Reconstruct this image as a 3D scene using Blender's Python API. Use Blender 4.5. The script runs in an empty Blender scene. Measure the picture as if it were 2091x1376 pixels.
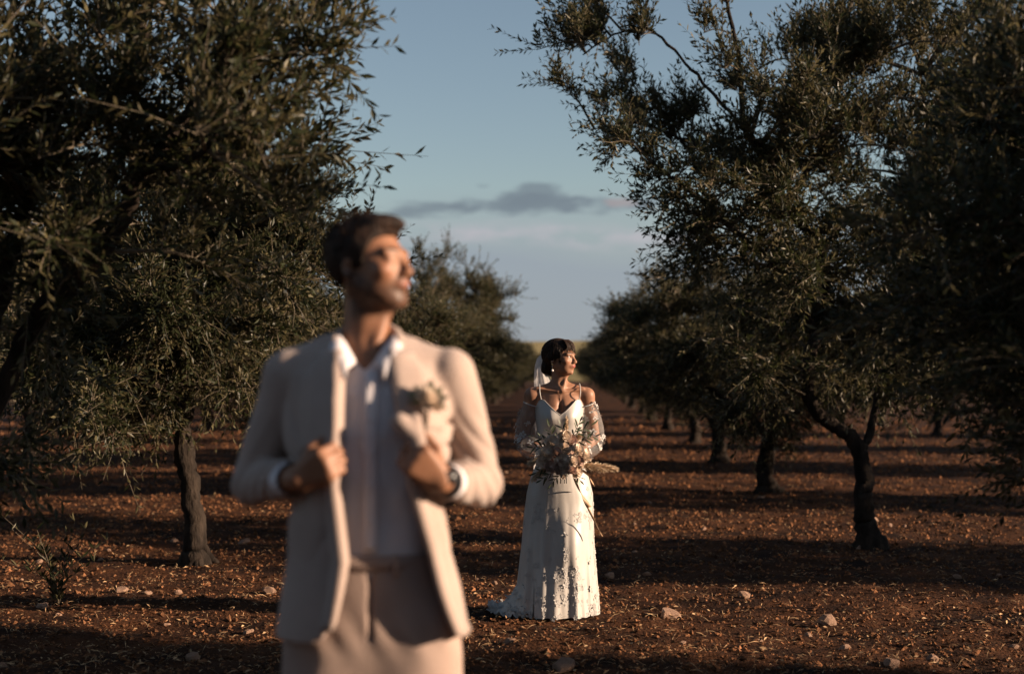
import bpy, math, random
import numpy as np
from mathutils import Matrix, Vector

# ------------------------------------------------------------------ camera
SC = bpy.context.scene
COL = SC.collection
CAM_H = 1.47
FPX = 2904.0                       # focal length in photo pixels (50 mm lens)
cam_d = bpy.data.cameras.new('camera')
cam = bpy.data.objects.new('camera', cam_d)
COL.objects.link(cam)
cam_d.sensor_width = 36.0
cam_d.lens = 50.0
cam_d.clip_start = 0.05
cam_d.clip_end = 6000
cam.location = (0, 0, CAM_H)
cam.rotation_euler = (math.radians(90 + 1.164), 0, math.radians(2.06))
cam_d.dof.use_dof = True
cam_d.dof.focus_distance = 8.35
cam_d.dof.aperture_fstop = 1.65
SC.camera = cam
CR = np.array(cam.rotation_euler.to_matrix())

def pix(px, py, depth):
    """photo pixel + distance along the rows -> world point"""
    d = CR @ np.array([(px - 1045.5) / FPX, -(py - 688) / FPX, -1.0])
    return np.array([0, 0, CAM_H]) + d * (depth / d[1])

def ground_pix(px, py):
    d = CR @ np.array([(px - 1045.5) / FPX, -(py - 688) / FPX, -1.0])
    t = -CAM_H / d[2]
    return np.array([0, 0, CAM_H]) + d * t

# ------------------------------------------------------------------ sun, sky, exposure
SUN_EL = 15.0
SUN_BACK = 8.0                      # degrees behind the plane of the camera, from the right
se, sb = math.radians(SUN_EL), math.radians(SUN_BACK)
SDIR = Vector((math.cos(se) * math.cos(sb), -math.cos(se) * math.sin(sb), math.sin(se)))
sun_d = bpy.data.lights.new('sun', 'SUN')
sun_d.energy = 5.0
sun_d.angle = math.radians(0.55)
sun_d.color = (1.0, 0.745, 0.54)
sun = bpy.data.objects.new('sun', sun_d)
COL.objects.link(sun)
sun.rotation_euler = SDIR.to_track_quat('Z', 'Y').to_euler()
sun.location = (30, -5, 12)

SC.view_settings.view_transform = 'Standard'
SC.view_settings.look = 'None'
SC.view_settings.exposure = 1.28
SC.view_settings.gamma = 1.0
SC.view_settings.use_curve_mapping = False
SC.render.engine = 'CYCLES'
SC.cycles.use_denoising = True
SC.cycles.max_bounces = 8
SC.cycles.transparent_max_bounces = 24

W = bpy.data.worlds.new('World')
SC.world = W
W.use_nodes = True
wn, wl = W.node_tree.nodes, W.node_tree.links
wn.clear()
def N(tree, typ, **kw):
    n = tree.nodes.new(typ)
    for k, v in kw.items():
        if k == 'ins':
            for i, val in v.items():
                n.inputs[i].default_value = val
        else:
            setattr(n, k, v)
    return n
T = W.node_tree
def wmath(op, a, b=None, c=None, clamp=False):
    n = N(T, 'ShaderNodeMath', operation=op, use_clamp=clamp)
    for i, v in enumerate((a, b, c)):
        if v is None: continue
        if isinstance(v, (int, float)): n.inputs[i].default_value = v
        else: wl.new(v, n.inputs[i])
    return n.outputs[0]
def wmix(f, a, b):
    n = N(T, 'ShaderNodeMix', data_type='RGBA')
    for s, v in ((0, f), (6, a), (7, b)):
        if isinstance(v, (tuple, list)): n.inputs[s].default_value = (*v, 1)
        elif isinstance(v, (int, float)): n.inputs[s].default_value = v
        else: wl.new(v, n.inputs[s])
    return n.outputs[2]
sky = N(T, 'ShaderNodeTexSky', sky_type='NISHITA', sun_disc=False)
sky.sun_elevation = se
sky.sun_rotation = math.atan2(SDIR.x, SDIR.y)
sky.altitude = 100; sky.air_density = 1.0; sky.dust_density = 0.5; sky.ozone_density = 1.0
hs = N(T, 'ShaderNodeHueSaturation', ins={'Saturation': 0.88, 'Value': 0.93})
wl.new(sky.outputs[0], hs.inputs['Color'])
tc = N(T, 'ShaderNodeTexCoord')
sep = N(T, 'ShaderNodeSeparateXYZ'); wl.new(tc.outputs['Generated'], sep.inputs[0])
dx, dy, dz = sep.outputs
hor = wmath('SQRT', wmath('ADD', wmath('MULTIPLY', dx, dx), wmath('MULTIPLY', dy, dy)))
el = wmath('DIVIDE', dz, hor)
az = wmath('ARCTAN2', dx, dy)
mp = N(T, 'ShaderNodeMapping', ins={'Scale': (1, 1, 3.4)}); wl.new(tc.outputs['Generated'], mp.inputs[0])
nz = N(T, 'ShaderNodeTexNoise', ins={'Scale': 26.0, 'Detail': 6.0, 'Roughness': 0.55}); wl.new(mp.outputs[0], nz.inputs[0])
nz2 = N(T, 'ShaderNodeTexNoise', ins={'Scale': 7.0, 'Detail': 5.0, 'Roughness': 0.5}); wl.new(mp.outputs[0], nz2.inputs[0])
nfac = wmath('SUBTRACT', nz.outputs[0], 0.5)
nfac2 = wmath('SUBTRACT', nz2.outputs[0], 0.5)
def blob(ca, ce, ra, re, amp=1.5, soft=.9):
    a = wmath('DIVIDE', wmath('SUBTRACT', az, ca), ra)
    e = wmath('DIVIDE', wmath('SUBTRACT', el, ce), re)
    r = wmath('ADD', wmath('MULTIPLY', a, a), wmath('MULTIPLY', e, e))
    v = wmath('SUBTRACT', wmath('ADD', 1.15, wmath('MULTIPLY', nfac, amp * 3)), r)
    return wmath('MULTIPLY', v, 1 / soft, clamp=True)
SK = 0.05                                             # strength of the sky background
def dsp(r, g, b):                                     # cloud radiance as it shows, before the strength
    return (r * .413 / SK, g * .413 / SK, b * .413 / SK)
bg_strength = SK
# low bank of haze all round the horizon, paler pink along its top
bank = wmath('MULTIPLY', wmath('SUBTRACT', wmath('ADD', 0.128, wmath('MULTIPLY', nfac2, 0.045)), el), 17.0, clamp=True)
pinkb = wmath('MULTIPLY', wmath('SUBTRACT', 1.0, wmath('ABSOLUTE', wmath('DIVIDE', wmath('SUBTRACT', el, wmath('ADD', 0.092, wmath('MULTIPLY', nfac2, 0.03))), 0.011)), clamp=True),
              wmath('ADD', 0.5, wmath('MULTIPLY', nfac, 5.0)), clamp=True)
c = hs.outputs[0]
c = wmix(wmath('MULTIPLY', bank, 0.85), c, dsp(0.300, 0.345, 0.410))
c = wmix(wmath('MULTIPLY', pinkb, 0.75), c, dsp(0.50, 0.48, 0.52))
for (px, py, wx, wy, s) in ((1130, 418, 215, 23, 0.9), (1085, 400, 95, 24, .8), (860, 429, 110, 18, 0.8), (985, 379, 22, 6, .5), (2300, 380, 260, 26, .8), (-500, 420, 300, 22, .8)):
    m = blob((px - 1150) / FPX, (747 - py) / FPX, wx / FPX, wy / FPX)
    c = wmix(wmath('MULTIPLY', m, s), c, dsp(0.190, 0.235, 0.275))
m = blob((1262 - 1150) / FPX, (747 - 414) / FPX, 40 / FPX, 13 / FPX)
c = wmix(wmath('MULTIPLY', m, .7), c, dsp(0.40, 0.35, 0.36))
bg = N(T, 'ShaderNodeBackground', ins={'Strength': SK})
wl.new(c, bg.inputs[0])
wo = N(T, 'ShaderNodeOutputWorld'); wl.new(bg.outputs[0], wo.inputs[0])

# ------------------------------------------------------------------ helpers
RNG = np.random.default_rng(11)
_tab = np.random.default_rng(3).random((32, 32, 32)).astype(np.float32)
def noise3(x, y, z):
    """smooth value noise in -1..1 (period 32)"""
    x, y, z = np.broadcast_arrays(np.asarray(x, np.float32), np.asarray(y, np.float32), np.asarray(z, np.float32))
    i, j, k = np.floor(x).astype(int), np.floor(y).astype(int), np.floor(z).astype(int)
    f, g, h = x - i, y - j, z - k
    f, g, h = f * f * (3 - 2 * f), g * g * (3 - 2 * g), h * h * (3 - 2 * h)
    out = 0
    for a in (0, 1):
        for b in (0, 1):
            for c_ in (0, 1):
                w = (f if a else 1 - f) * (g if b else 1 - g) * (h if c_ else 1 - h)
                out = out + w * _tab[(i + a) & 31, (j + b) & 31, (k + c_) & 31]
    return out * 2 - 1

def mesh_np(name, V, F, smooth=True, mat_idx=None):
    """V (n,3); F array (m,3|4) or list of such arrays"""
    Fs = [F] if isinstance(F, np.ndarray) else [f for f in F if len(f)]
    me = bpy.data.meshes.new(name)
    V = np.asarray(V, np.float32)
    me.vertices.add(len(V)); me.vertices.foreach_set('co', V.ravel())
    li = np.concatenate([np.asarray(f, np.int32).ravel() for f in Fs])
    tot = np.concatenate([np.full(len(f), f.shape[1], np.int32) for f in Fs])
    st = np.concatenate([[0], np.cumsum(tot)[:-1]]).astype(np.int32)
    me.loops.add(len(li)); me.loops.foreach_set('vertex_index', li)
    me.polygons.add(len(tot)); me.polygons.foreach_set('loop_start', st)
    if mat_idx is not None:
        me.polygons.foreach_set('material_index', np.asarray(mat_idx, np.int32))
    me.polygons.foreach_set('use_smooth', np.full(len(tot), smooth, bool))
    me.update(calc_edges=True)
    me.validate()
    return me

def link(name, me, mat=None, parent=None, **props):
    o = bpy.data.objects.new(name, me)
    COL.objects.link(o)
    if mat is not None and me is not None:
        for m_ in (mat if isinstance(mat, (list, tuple)) else [mat]):
            if m_.name not in [x.name for x in me.materials if x]:
                me.materials.append(m_)
    if parent is not None: o.parent = parent
    for k, v in props.items(): o[k] = v
    return o

def empty(name, loc, rz=0, **props):
    o = bpy.data.objects.new(name, None)
    COL.objects.link(o)
    o.location = loc; o.rotation_euler = (0, 0, rz); o.empty_display_size = 0.2
    for k, v in props.items(): o[k] = v
    return o

class MB:
    """collects pieces of one mesh"""
    def __init__(s): s.V = []; s.F3 = []; s.F4 = []; s.n = 0
    def add(s, V, F):
        V = np.asarray(V, float).reshape(-1, 3); F = np.asarray(F, int)
        (s.F3 if F.shape[1] == 3 else s.F4).append(F + s.n); s.V.append(V); s.n += len(V)
    def mesh(s, name, smooth=True):
        return mesh_np(name, np.concatenate(s.V), [np.concatenate(x) for x in (s.F3, s.F4) if x], smooth)

def grid_faces(nu, nv, wrap_u=False):
    i = np.arange(nv - 1)[:, None]; nuu = nu if wrap_u else nu - 1
    j = np.arange(nuu)[None, :]; j2 = (j + 1) % nu
    return np.stack([i * nu + j, i * nu + j2, (i + 1) * nu + j2, (i + 1) * nu + j], -1).reshape(-1, 4)

def tube(pts, radii, sides=8, cap=True, wob=0.0, seed=0.0):
    P = np.asarray(pts, float); R = np.asarray(radii, float)
    Tn = np.gradient(P, axis=0); Tn /= np.linalg.norm(Tn, axis=1)[:, None] + 1e-9
    u = np.cross(Tn[0], [0, 0, 1.0]);
    if np.linalg.norm(u) < .1: u = np.cross(Tn[0], [1.0, 0, 0])
    U = []
    for t in Tn:
        u = u - t * (u @ t); u /= np.linalg.norm(u); U.append(u.copy())
    U = np.array(U); B = np.cross(Tn, U)
    a = np.linspace(0, 2 * np.pi, sides, endpoint=False)
    rr = R[:, None] * np.ones(sides)
    V = P[:, None] + rr[..., None] * (np.cos(a)[None, :, None] * U[:, None] + np.sin(a)[None, :, None] * B[:, None])
    if wob:
        nn = noise3(V[..., 0] * 9 + seed, V[..., 1] * 9, V[..., 2] * 5) + .5 * noise3(V[..., 0] * 25, V[..., 1] * 25 + seed, V[..., 2] * 12)
        V = P[:, None] + (V - P[:, None]) * (1 + wob * nn)[..., None]
    return V.reshape(-1, 3), grid_faces(sides, len(P), True)

def smooth_path(pts, n):
    """Catmull-Rom through pts"""
    P = np.asarray(pts, float)
    P = np.vstack([2 * P[0] - P[1], P, 2 * P[-1] - P[-2]])
    out = []
    m = len(P) - 3
    for t in np.linspace(0, m - 1e-6, n):
        i = int(t); f = t - i
        a, b, c_, d = P[i:i + 4]
        out.append(.5 * (2 * b + (c_ - a) * f + (2 * a - 5 * b + 4 * c_ - d) * f * f + (3 * b - a - 3 * c_ + d) * f ** 3))
    return np.array(out)

def sheet(G, th):
    """grid of points (nv,nu,3) -> thick sheet (closed)"""
    G = np.asarray(G, float); nv, nu = G.shape[:2]
    du = np.gradient(G, axis=1); dv = np.gradient(G, axis=0)
    n = np.cross(du, dv); n /= np.linalg.norm(n, axis=2)[..., None] + 1e-9
    A = (G + n * th / 2).reshape(-1, 3); B = (G - n * th / 2).reshape(-1, 3)
    F = grid_faces(nu, nv); off = nu * nv
    ring = [(0, j) for j in range(nu)] + [(i, nu - 1) for i in range(1, nv)] + [(nv - 1, j) for j in range(nu - 2, -1, -1)] + [(i, 0) for i in range(nv - 2, 0, -1)]
    r = np.array([i * nu + j for i, j in ring]); r2 = np.roll(r, -1)
    S = np.stack([r2, r, r + off, r2 + off], -1)
    return np.vstack([A, B]), np.vstack([F, F[:, ::-1] + off, S])

def rotz(a): c_, s = math.cos(a), math.sin(a); return np.array([[c_, -s, 0], [s, c_, 0], [0, 0, 1.0]])
def rotx(a): c_, s = math.cos(a), math.sin(a); return np.array([[1.0, 0, 0], [0, c_, -s], [0, s, c_]])
def roty(a): c_, s = math.cos(a), math.sin(a); return np.array([[c_, 0, s], [0, 1.0, 0], [-s, 0, c_]])
def unit(v): v = np.asarray(v, float); return v / (np.linalg.norm(v) + 1e-12)

# ------------------------------------------------------------------ materials
def mat(name, c1, c2=None, scale=6.0, rough=.8, bump=0.0, bscale=60.0, spec=.3, detail=5.0, attr=None, sheen=0.0, island=0.0, sss=0.0, stretch=None, lo=.35, hi=.65):
    m = bpy.data.materials.new(name); m.use_nodes = True
    t = m.node_tree; nd = t.nodes; lk = t.links
    p = nd['Principled BSDF']
    p.inputs['Roughness'].default_value = rough
    p.inputs['Specular IOR Level'].default_value = spec
    if sheen: p.inputs['Sheen Weight'].default_value = sheen
    if sss:
        p.inputs['Subsurface Weight'].default_value = sss
        p.inputs['Subsurface Radius'].default_value = (.012, .005, .003)
        p.inputs['Subsurface Scale'].default_value = 1.0
    tc_ = nd.new('ShaderNodeTexCoord'); vec = tc_.outputs['Object']
    if stretch:
        mp_ = nd.new('ShaderNodeMapping'); mp_.inputs['Scale'].default_value = stretch; lk.new(vec, mp_.inputs[0]); vec = mp_.outputs[0]
    n1 = nd.new('ShaderNodeTexNoise'); n1.inputs['Scale'].default_value = scale; n1.inputs['Detail'].default_value = detail
    lk.new(vec, n1.inputs[0])
    rp = nd.new('ShaderNodeMapRange'); rp.inputs[1].default_value = lo; rp.inputs[2].default_value = hi
    lk.new(n1.outputs[0], rp.inputs[0])
    mx = nd.new('ShaderNodeMix'); mx.data_type = 'RGBA'
    lk.new(rp.outputs[0], mx.inputs[0])
    c2 = c2 or tuple(x * .85 for x in c1)
    mx.inputs[6].default_value = (*c1, 1); mx.inputs[7].default_value = (*c2, 1)
    col = mx.outputs[2]
    if attr:
        at = nd.new('ShaderNodeAttribute'); at.attribute_name = attr
        mm = nd.new('ShaderNodeMix'); mm.data_type = 'RGBA'; mm.blend_type = 'MULTIPLY'; mm.inputs[0].default_value = 1
        lk.new(col, mm.inputs[6]); lk.new(at.outputs['Color'], mm.inputs[7]); col = mm.outputs[2]
    if island:
        ge = nd.new('ShaderNodeNewGeometry'); hv = nd.new('ShaderNodeHueSaturation')
        mr = nd.new('ShaderNodeMapRange'); mr.inputs[3].default_value = 1 - island; mr.inputs[4].default_value = 1 + island
        lk.new(ge.outputs['Random Per Island'], mr.inputs[0]); lk.new(mr.outputs[0], hv.inputs['Value'])
        lk.new(col, hv.inputs['Color']); col = hv.outputs[0]
    lk.new(col, p.inputs['Base Color'])
    if bump:
        n2 = nd.new('ShaderNodeTexNoise'); n2.inputs['Scale'].default_value = bscale; n2.inputs['Detail'].default_value = 6
        lk.new(vec, n2.inputs[0])
        bp = nd.new('ShaderNodeBump'); bp.inputs['Strength'].default_value = bump; bp.inputs['Distance'].default_value = .02
        lk.new(n2.outputs[0], bp.inputs['Height']); lk.new(bp.outputs[0], p.inputs['Normal'])
    return m

def leaf_mat(name, front, back, trans=.25, rough=.45, spec=.35):
    m = bpy.data.materials.new(name); m.use_nodes = True
    t = m.node_tree; nd = t.nodes; lk = t.links
    p = nd['Principled BSDF']; out = nd['Material Output']
    ge = nd.new('ShaderNodeNewGeometry')
    mx = nd.new('ShaderNodeMix'); mx.data_type = 'RGBA'
    mx.inputs[6].default_value = (*front, 1); mx.inputs[7].default_value = (*back, 1)
    lk.new(ge.outputs['Backfacing'], mx.inputs[0])
    hv = nd.new('ShaderNodeHueSaturation')
    mr = nd.new('ShaderNodeMapRange'); mr.inputs[3].default_value = .6; mr.inputs[4].default_value = 1.45
    lk.new(ge.outputs['Random Per Island'], mr.inputs[0]); lk.new(mr.outputs[0], hv.inputs['Value'])
    lk.new(mx.outputs[2], hv.inputs['Color']); lk.new(hv.outputs[0], p.inputs['Base Color'])
    p.inputs['Roughness'].default_value = rough; p.inputs['Specular IOR Level'].default_value = spec
    tr = nd.new('ShaderNodeBsdfTranslucent'); lk.new(hv.outputs[0], tr.inputs[0])
    ms = nd.new('ShaderNodeMixShader'); ms.inputs[0].default_value = trans
    lk.new(p.outputs[0], ms.inputs[1]); lk.new(tr.outputs[0], ms.inputs[2]); lk.new(ms.outputs[0], out.inputs[0])
    return m

def sheer_mat(name, colr, opacity, rough=.6):
    m = bpy.data.materials.new(name); m.use_nodes = True
    t = m.node_tree; nd = t.nodes; lk = t.links
    p = nd['Principled BSDF']; out = nd['Material Output']
    p.inputs['Base Color'].default_value = (*colr, 1); p.inputs['Roughness'].default_value = rough
    tr = nd.new('ShaderNodeBsdfTransparent')
    tl = nd.new('ShaderNodeBsdfTranslucent'); tl.inputs[0].default_value = (*colr, 1)
    m0 = nd.new('ShaderNodeMixShader'); m0.inputs[0].default_value = .4
    lk.new(p.outputs[0], m0.inputs[1]); lk.new(tl.outputs[0], m0.inputs[2])
    n1 = nd.new('ShaderNodeTexNoise'); n1.inputs['Scale'].default_value = 30
    tc_ = nd.new('ShaderNodeTexCoord'); lk.new(tc_.outputs['Object'], n1.inputs[0])
    mr = nd.new('ShaderNodeMapRange'); mr.inputs[1].default_value = .3; mr.inputs[2].default_value = .7
    mr.inputs[3].default_value = opacity * .75; mr.inputs[4].default_value = min(1, opacity * 1.25)
    lk.new(n1.outputs[0], mr.inputs[0])
    ms = nd.new('ShaderNodeMixShader'); lk.new(mr.outputs[0], ms.inputs[0])
    lk.new(tr.outputs[0], ms.inputs[1]); lk.new(m0.outputs[0], ms.inputs[2]); lk.new(ms.outputs[0], out.inputs[0])
    return m

M = dict(
    soil=mat('soil', (.076, .031, .013), (.015, .0065, .0035), scale=2.2, rough=.95, bump=1.0, bscale=45, spec=.1, detail=10),
    clod=mat('clod', (.245, .112, .053), (.043, .020, .010), scale=14, rough=.95, bump=.5, bscale=90, spec=.1, island=.35),
    stone=mat('stone', (.36, .235, .165), (.24, .145, .10), scale=18, rough=.9, bump=.6, bscale=70, spec=.15),
    straw=mat('straw', (.46, .31, .17), (.24, .14, .07), scale=3, rough=.8, spec=.2, island=.45),
    field=mat('dry_grass', (.30, .235, .11), (.19, .16, .075), scale=.15, rough=.95, spec=.05),
    bark=mat('bark', (.040, .030, .023), (.014, .011, .009), scale=14, rough=.95, bump=1.0, bscale=38, spec=.1, stretch=(1, 1, .35)),
    twig=mat('twig', (.13, .105, .075), (.09, .075, .055), scale=14, rough=.9, spec=.1),
    leaf=leaf_mat('olive_leaf', (.024, .028, .011), (.100, .086, .042), .42, .42, .25),
    skin=mat('skin', (1, 1, 1), (.93, .91, .90), scale=30, rough=.52, bump=.05, bscale=220, spec=.35, attr='tint', sss=.06),
    hair=mat('hair', (.034, .017, .010), (.012, .007, .005), scale=60, rough=.6, bump=.6, bscale=120, spec=.15, stretch=(1, 1, .25)),
    suit=mat('linen_suit', (.385, .300, .258), (.345, .267, .229), scale=9, rough=.92, bump=.25, bscale=380, spec=.12, sheen=.15),
    trousers=mat('linen_trousers', (.36, .270, .228), (.32, .238, .20), scale=9, rough=.92, bump=.25, bscale=380, spec=.12),
    shirt=mat('shirt', (.68, .635, .645), (.62, .58, .59), scale=8, rough=.85, bump=.2, bscale=14, spec=.2),
    dress=mat('satin_dress', (.44, .415, .385), (.40, .378, .35), scale=5, rough=.42, bump=.10, bscale=9, spec=.4, sheen=.1),
    lace=mat('lace', (.44, .425, .405), (.40, .385, .365), scale=40, rough=.75, bump=.4, bscale=150, spec=.2),
    leather=mat('leather', (.10, .05, .03), (.06, .03, .02), scale=12, rough=.5, bump=.2, bscale=80),
    dark=mat('black_metal', (.02, .02, .022), rough=.35, spec=.5),
    gold=mat('gold', (.75, .55, .28), rough=.3, spec=.6),
    pearl=mat('pearl', (.80, .75, .68), rough=.2, spec=.6),
    rose=mat('rose_petal', (.80, .70, .60), (.72, .61, .51), scale=20, rough=.7, spec=.2, bump=.2, bscale=90),
    blush=mat('blush_petal', (.62, .47, .40), (.52, .38, .32), scale=20, rough=.7, spec=.2, bump=.2, bscale=90),
    pampas=mat('pampas', (.62, .48, .33), (.50, .37, .25), scale=30, rough=.9, spec=.1, island=.25),
    bleaf=leaf_mat('bouquet_leaf', (.050, .066, .035), (.14, .15, .11), .15),
    sage=leaf_mat('sage_leaf', (.17, .19, .11), (.24, .25, .17), .25),
    ribbon=mat('ribbon', (.42, .27, .16), (.34, .21, .12), scale=14, rough=.5, spec=.35),
    eye=mat('eye_white', (.60, .56, .52), rough=.2, spec=.5),
    iris=mat('iris', (.045, .025, .014), rough=.2, spec=.5),
    veil=sheer_mat('veil', (.85, .82, .80), .88),
    tulle=sheer_mat('tulle', (.48, .465, .45), .22),
)
M['gold'].node_tree.nodes['Principled BSDF'].inputs['Metallic'].default_value = .9
# a crisp tile of fabric folds for the dark, glossy hair streaks is not needed beyond the bump

# ------------------------------------------------------------------ ground
def gz(x, y):
    x = np.asarray(x, float); y = np.asarray(y, float)
    far = 1 / (1 + (np.hypot(x, y) / 60) ** 2)
    return (.022 * noise3(x * .9 + 5, y * .9 + 3, 1.5) + .013 * noise3(x * 3.1, y * 3.1, 4.5)) * far

def gz_fine(x, y):
    near = np.clip(1.6 - np.abs(y - 12) / 14, 0, 1) * np.clip(1.4 - np.abs(x) / 9, 0, 1)
    return gz(x, y) + near * (.018 * noise3(x * 8, y * 8, 7.3) + .013 * noise3(x * 17 + 3, y * 17, 9.1))

def axis(lo, hi, a, b, step, far_n):
    mid = np.arange(a, b + 1e-6, step)
    l = a - (np.geomspace(step, a - lo, far_n))[::-1]; r = b + np.geomspace(step, hi - b, far_n)
    return np.concatenate([l, mid, r])
gx = axis(-1800, 1800, -7.5, 7.5, .078, 34)
gy = axis(-500, 3500, 4.5, 24, .078, 40)
GX, GY = np.meshgrid(gx, gy)
GZ = gz_fine(GX, GY)
gv = np.stack([GX, GY, GZ], -1).reshape(-1, 3)
link('ground', mesh_np('ground', gv, grid_faces(len(gx), len(gy))), M['soil'], kind='structure')

# pale dry field rising beyond the far end of the grove
hx = np.linspace(-700, 700, 120); hy = np.linspace(125, 900, 50)
HX, HY = np.meshgrid(hx, hy)
ramp = np.clip((HY - 125) / 260, 0, 1)
HZ = -.3 + ramp ** .8 * (7.5 + 2.6 * noise3(HX * .012 + 3, HY * .006, 2.2)) + .5 * noise3(HX * .08, HY * .05, 1)
link('hill', mesh_np('hill', np.stack([HX, HY, HZ], -1).reshape(-1, 3), grid_faces(len(hx), len(hy))), M['field'], kind='structure')

# icosahedron for clods and stones
ph = (1 + 5 ** .5) / 2
ICO_V = np.array([(-1, ph, 0), (1, ph, 0), (-1, -ph, 0), (1, -ph, 0), (0, -1, ph), (0, 1, ph), (0, -1, -ph), (0, 1, -ph), (ph, 0, -1), (ph, 0, 1), (-ph, 0, -1), (-ph, 0, 1)]) / math.hypot(1, ph)
ICO_F = np.array([(0, 11, 5), (0, 5, 1), (0, 1, 7), (0, 7, 10), (0, 10, 11), (1, 5, 9), (5, 11, 4), (11, 10, 2), (10, 7, 6), (7, 1, 8), (3, 9, 4), (3, 4, 2), (3, 2, 6), (3, 6, 8), (3, 8, 9), (4, 9, 5), (2, 4, 11), (6, 2, 10), (8, 6, 7), (9, 8, 1)])
def field_points(n, y0=5.2, y1=34.0, power=1.5):
    """points over the visible wedge of soil, denser near the camera"""
    u = RNG.random(n)
    a = 1 - power
    y = (y0 ** a + u * (y1 ** a - y0 ** a)) ** (1 / a)
    x = (RNG.random(n) * 2 - 1) * (y * .42 + .6) - .036 * y
    return x, y
# crumbs of tilled soil
n = 36000
x, y = field_points(n, power=1.8)
s = (.0045 + .0065 * RNG.random(n) ** 1.5 + .010 * (RNG.random(n) < .05) * RNG.random(n)) * (.75 + .045 * y)
OCT_V = np.array([(1, 0, 0), (-1, 0, 0), (0, 1, 0), (0, -1, 0), (0, 0, 1), (0, 0, -1)], float)
OCT_F = np.array([(0, 2, 4), (2, 1, 4), (1, 3, 4), (3, 0, 4), (2, 0, 5), (1, 2, 5), (3, 1, 5), (0, 3, 5)])
cv = (OCT_V[None] + .38 * RNG.standard_normal((n, 6, 3))) * s[:, None, None] * np.array([1.15, 1.15, .85])
th = RNG.random(n) * 6.28
cr, sr = np.cos(th)[:, None], np.sin(th)[:, None]
cv = np.stack([cv[..., 0] * cr - cv[..., 1] * sr, cv[..., 0] * sr + cv[..., 1] * cr, cv[..., 2]], -1)
cv += np.stack([x, y, gz_fine(x, y) + s * .35], -1)[:, None]
cf = (OCT_F[None] + (np.arange(n) * 6)[:, None, None]).reshape(-1, 3)
link('soil_clods', mesh_np('soil_clods', cv.reshape(-1, 3), cf, smooth=False), M['clod'], kind='stuff', label='loose crumbs of tilled red soil covering the grove floor', category='soil')
# bigger lumps further off, where only they stand out
n = 15000
u = RNG.random(n); y = 10.5 * (40 / 10.5) ** u; x = (RNG.random(n) * 2 - 1) * (y * .42 + .6) - .036 * y
s = (.006 + .010 * RNG.random(n) ** 2) * (.5 + .055 * y)
cv = (OCT_V[None] + .38 * RNG.standard_normal((n, 6, 3))) * s[:, None, None] + np.stack([x, y, gz_fine(x, y) + s * .4], -1)[:, None]
cf = (OCT_F[None] + (np.arange(n) * 6)[:, None, None]).reshape(-1, 3)
link('soil_lumps', mesh_np('soil_lumps', cv.reshape(-1, 3), cf, smooth=False), M['clod'], kind='stuff', label='coarse lumps of red soil down the rows of the grove', category='soil')
# dry straw, twigs and fallen leaves
n = 24000
x, y = field_points(n, y1=24, power=1.9)
L = .018 + .075 * RNG.random(n) ** 2.6; wd = np.where(RNG.random(n) < .9, .0012 + .0014 * RNG.random(n), .0052 + .003 * RNG.random(n))
L = np.where(wd > .005, .02 + .025 * RNG.random(n), L)
th = RNG.random(n) * 6.28; tl = (RNG.random(n) - .35) * .9; ro = (RNG.random(n) - .5) * 1.6
d = np.stack([np.cos(th) * np.cos(tl), np.sin(th) * np.cos(tl), np.sin(tl)], -1)
sd = np.stack([-np.sin(th) * np.cos(ro), np.cos(th) * np.cos(ro), np.sin(ro)], -1)
p0 = np.stack([x, y, gz_fine(x, y) + .010 + .012 * RNG.random(n) + np.abs(np.sin(tl)) * L * .3], -1)
mid = p0 + np.array([0, 0, 1]) * (L * .08)[:, None]
sv = np.stack([p0 - d * L[:, None] / 2, mid - sd * wd[:, None], p0 + d * L[:, None] / 2, mid + sd * wd[:, None]], 1)
link('straw_litter', mesh_np('straw_litter', sv.reshape(-1, 3), np.arange(n * 4).reshape(-1, 4), smooth=False), M['straw'], kind='stuff', label='dry straw and fallen leaves strewn over the red soil', category='litter')

# ------------------------------------------------------------------ stones lying on the soil
def stone_mesh(seed):
    r = np.random.default_rng(seed)
    # one subdivision of the icosahedron, knocked out of round
    V = list(map(tuple, ICO_V)); F = []; cache = {}
    def midp(a, b):
        k = (min(a, b), max(a, b))
        if k not in cache:
            v = (np.array(V[a]) + np.array(V[b])) / 2; V.append(tuple(v / np.linalg.norm(v))); cache[k] = len(V) - 1
        return cache[k]
    for a, b, c_ in ICO_F:
        ab, bc, ca = midp(a, b), midp(b, c_), midp(c_, a)
        F += [(a, ab, ca), (b, bc, ab), (c_, ca, bc), (ab, bc, ca)]
    V = np.array(V); o = r.random(3) * 20
    V = V * (1 + .38 * noise3(V[:, 0] * 1.3 + o[0], V[:, 1] * 1.3 + o[1], V[:, 2] * 1.3 + o[2]) + .12 * noise3(V[:, 0] * 4 + o[0], V[:, 1] * 4, V[:, 2] * 4))[:, None]
    for _ in range(3):                                   # broken flat faces
        nn = unit(r.standard_normal(3)); dd = V @ nn; lim = .62
        V = V - nn * np.clip(dd - lim, 0, None)[:, None]
    return mesh_np('stone', V, np.array(F), smooth=False)
stone_meshes = [stone_mesh(k) for k in range(6)]
for m_ in stone_meshes: m_.materials.append(M['stone'])
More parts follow.
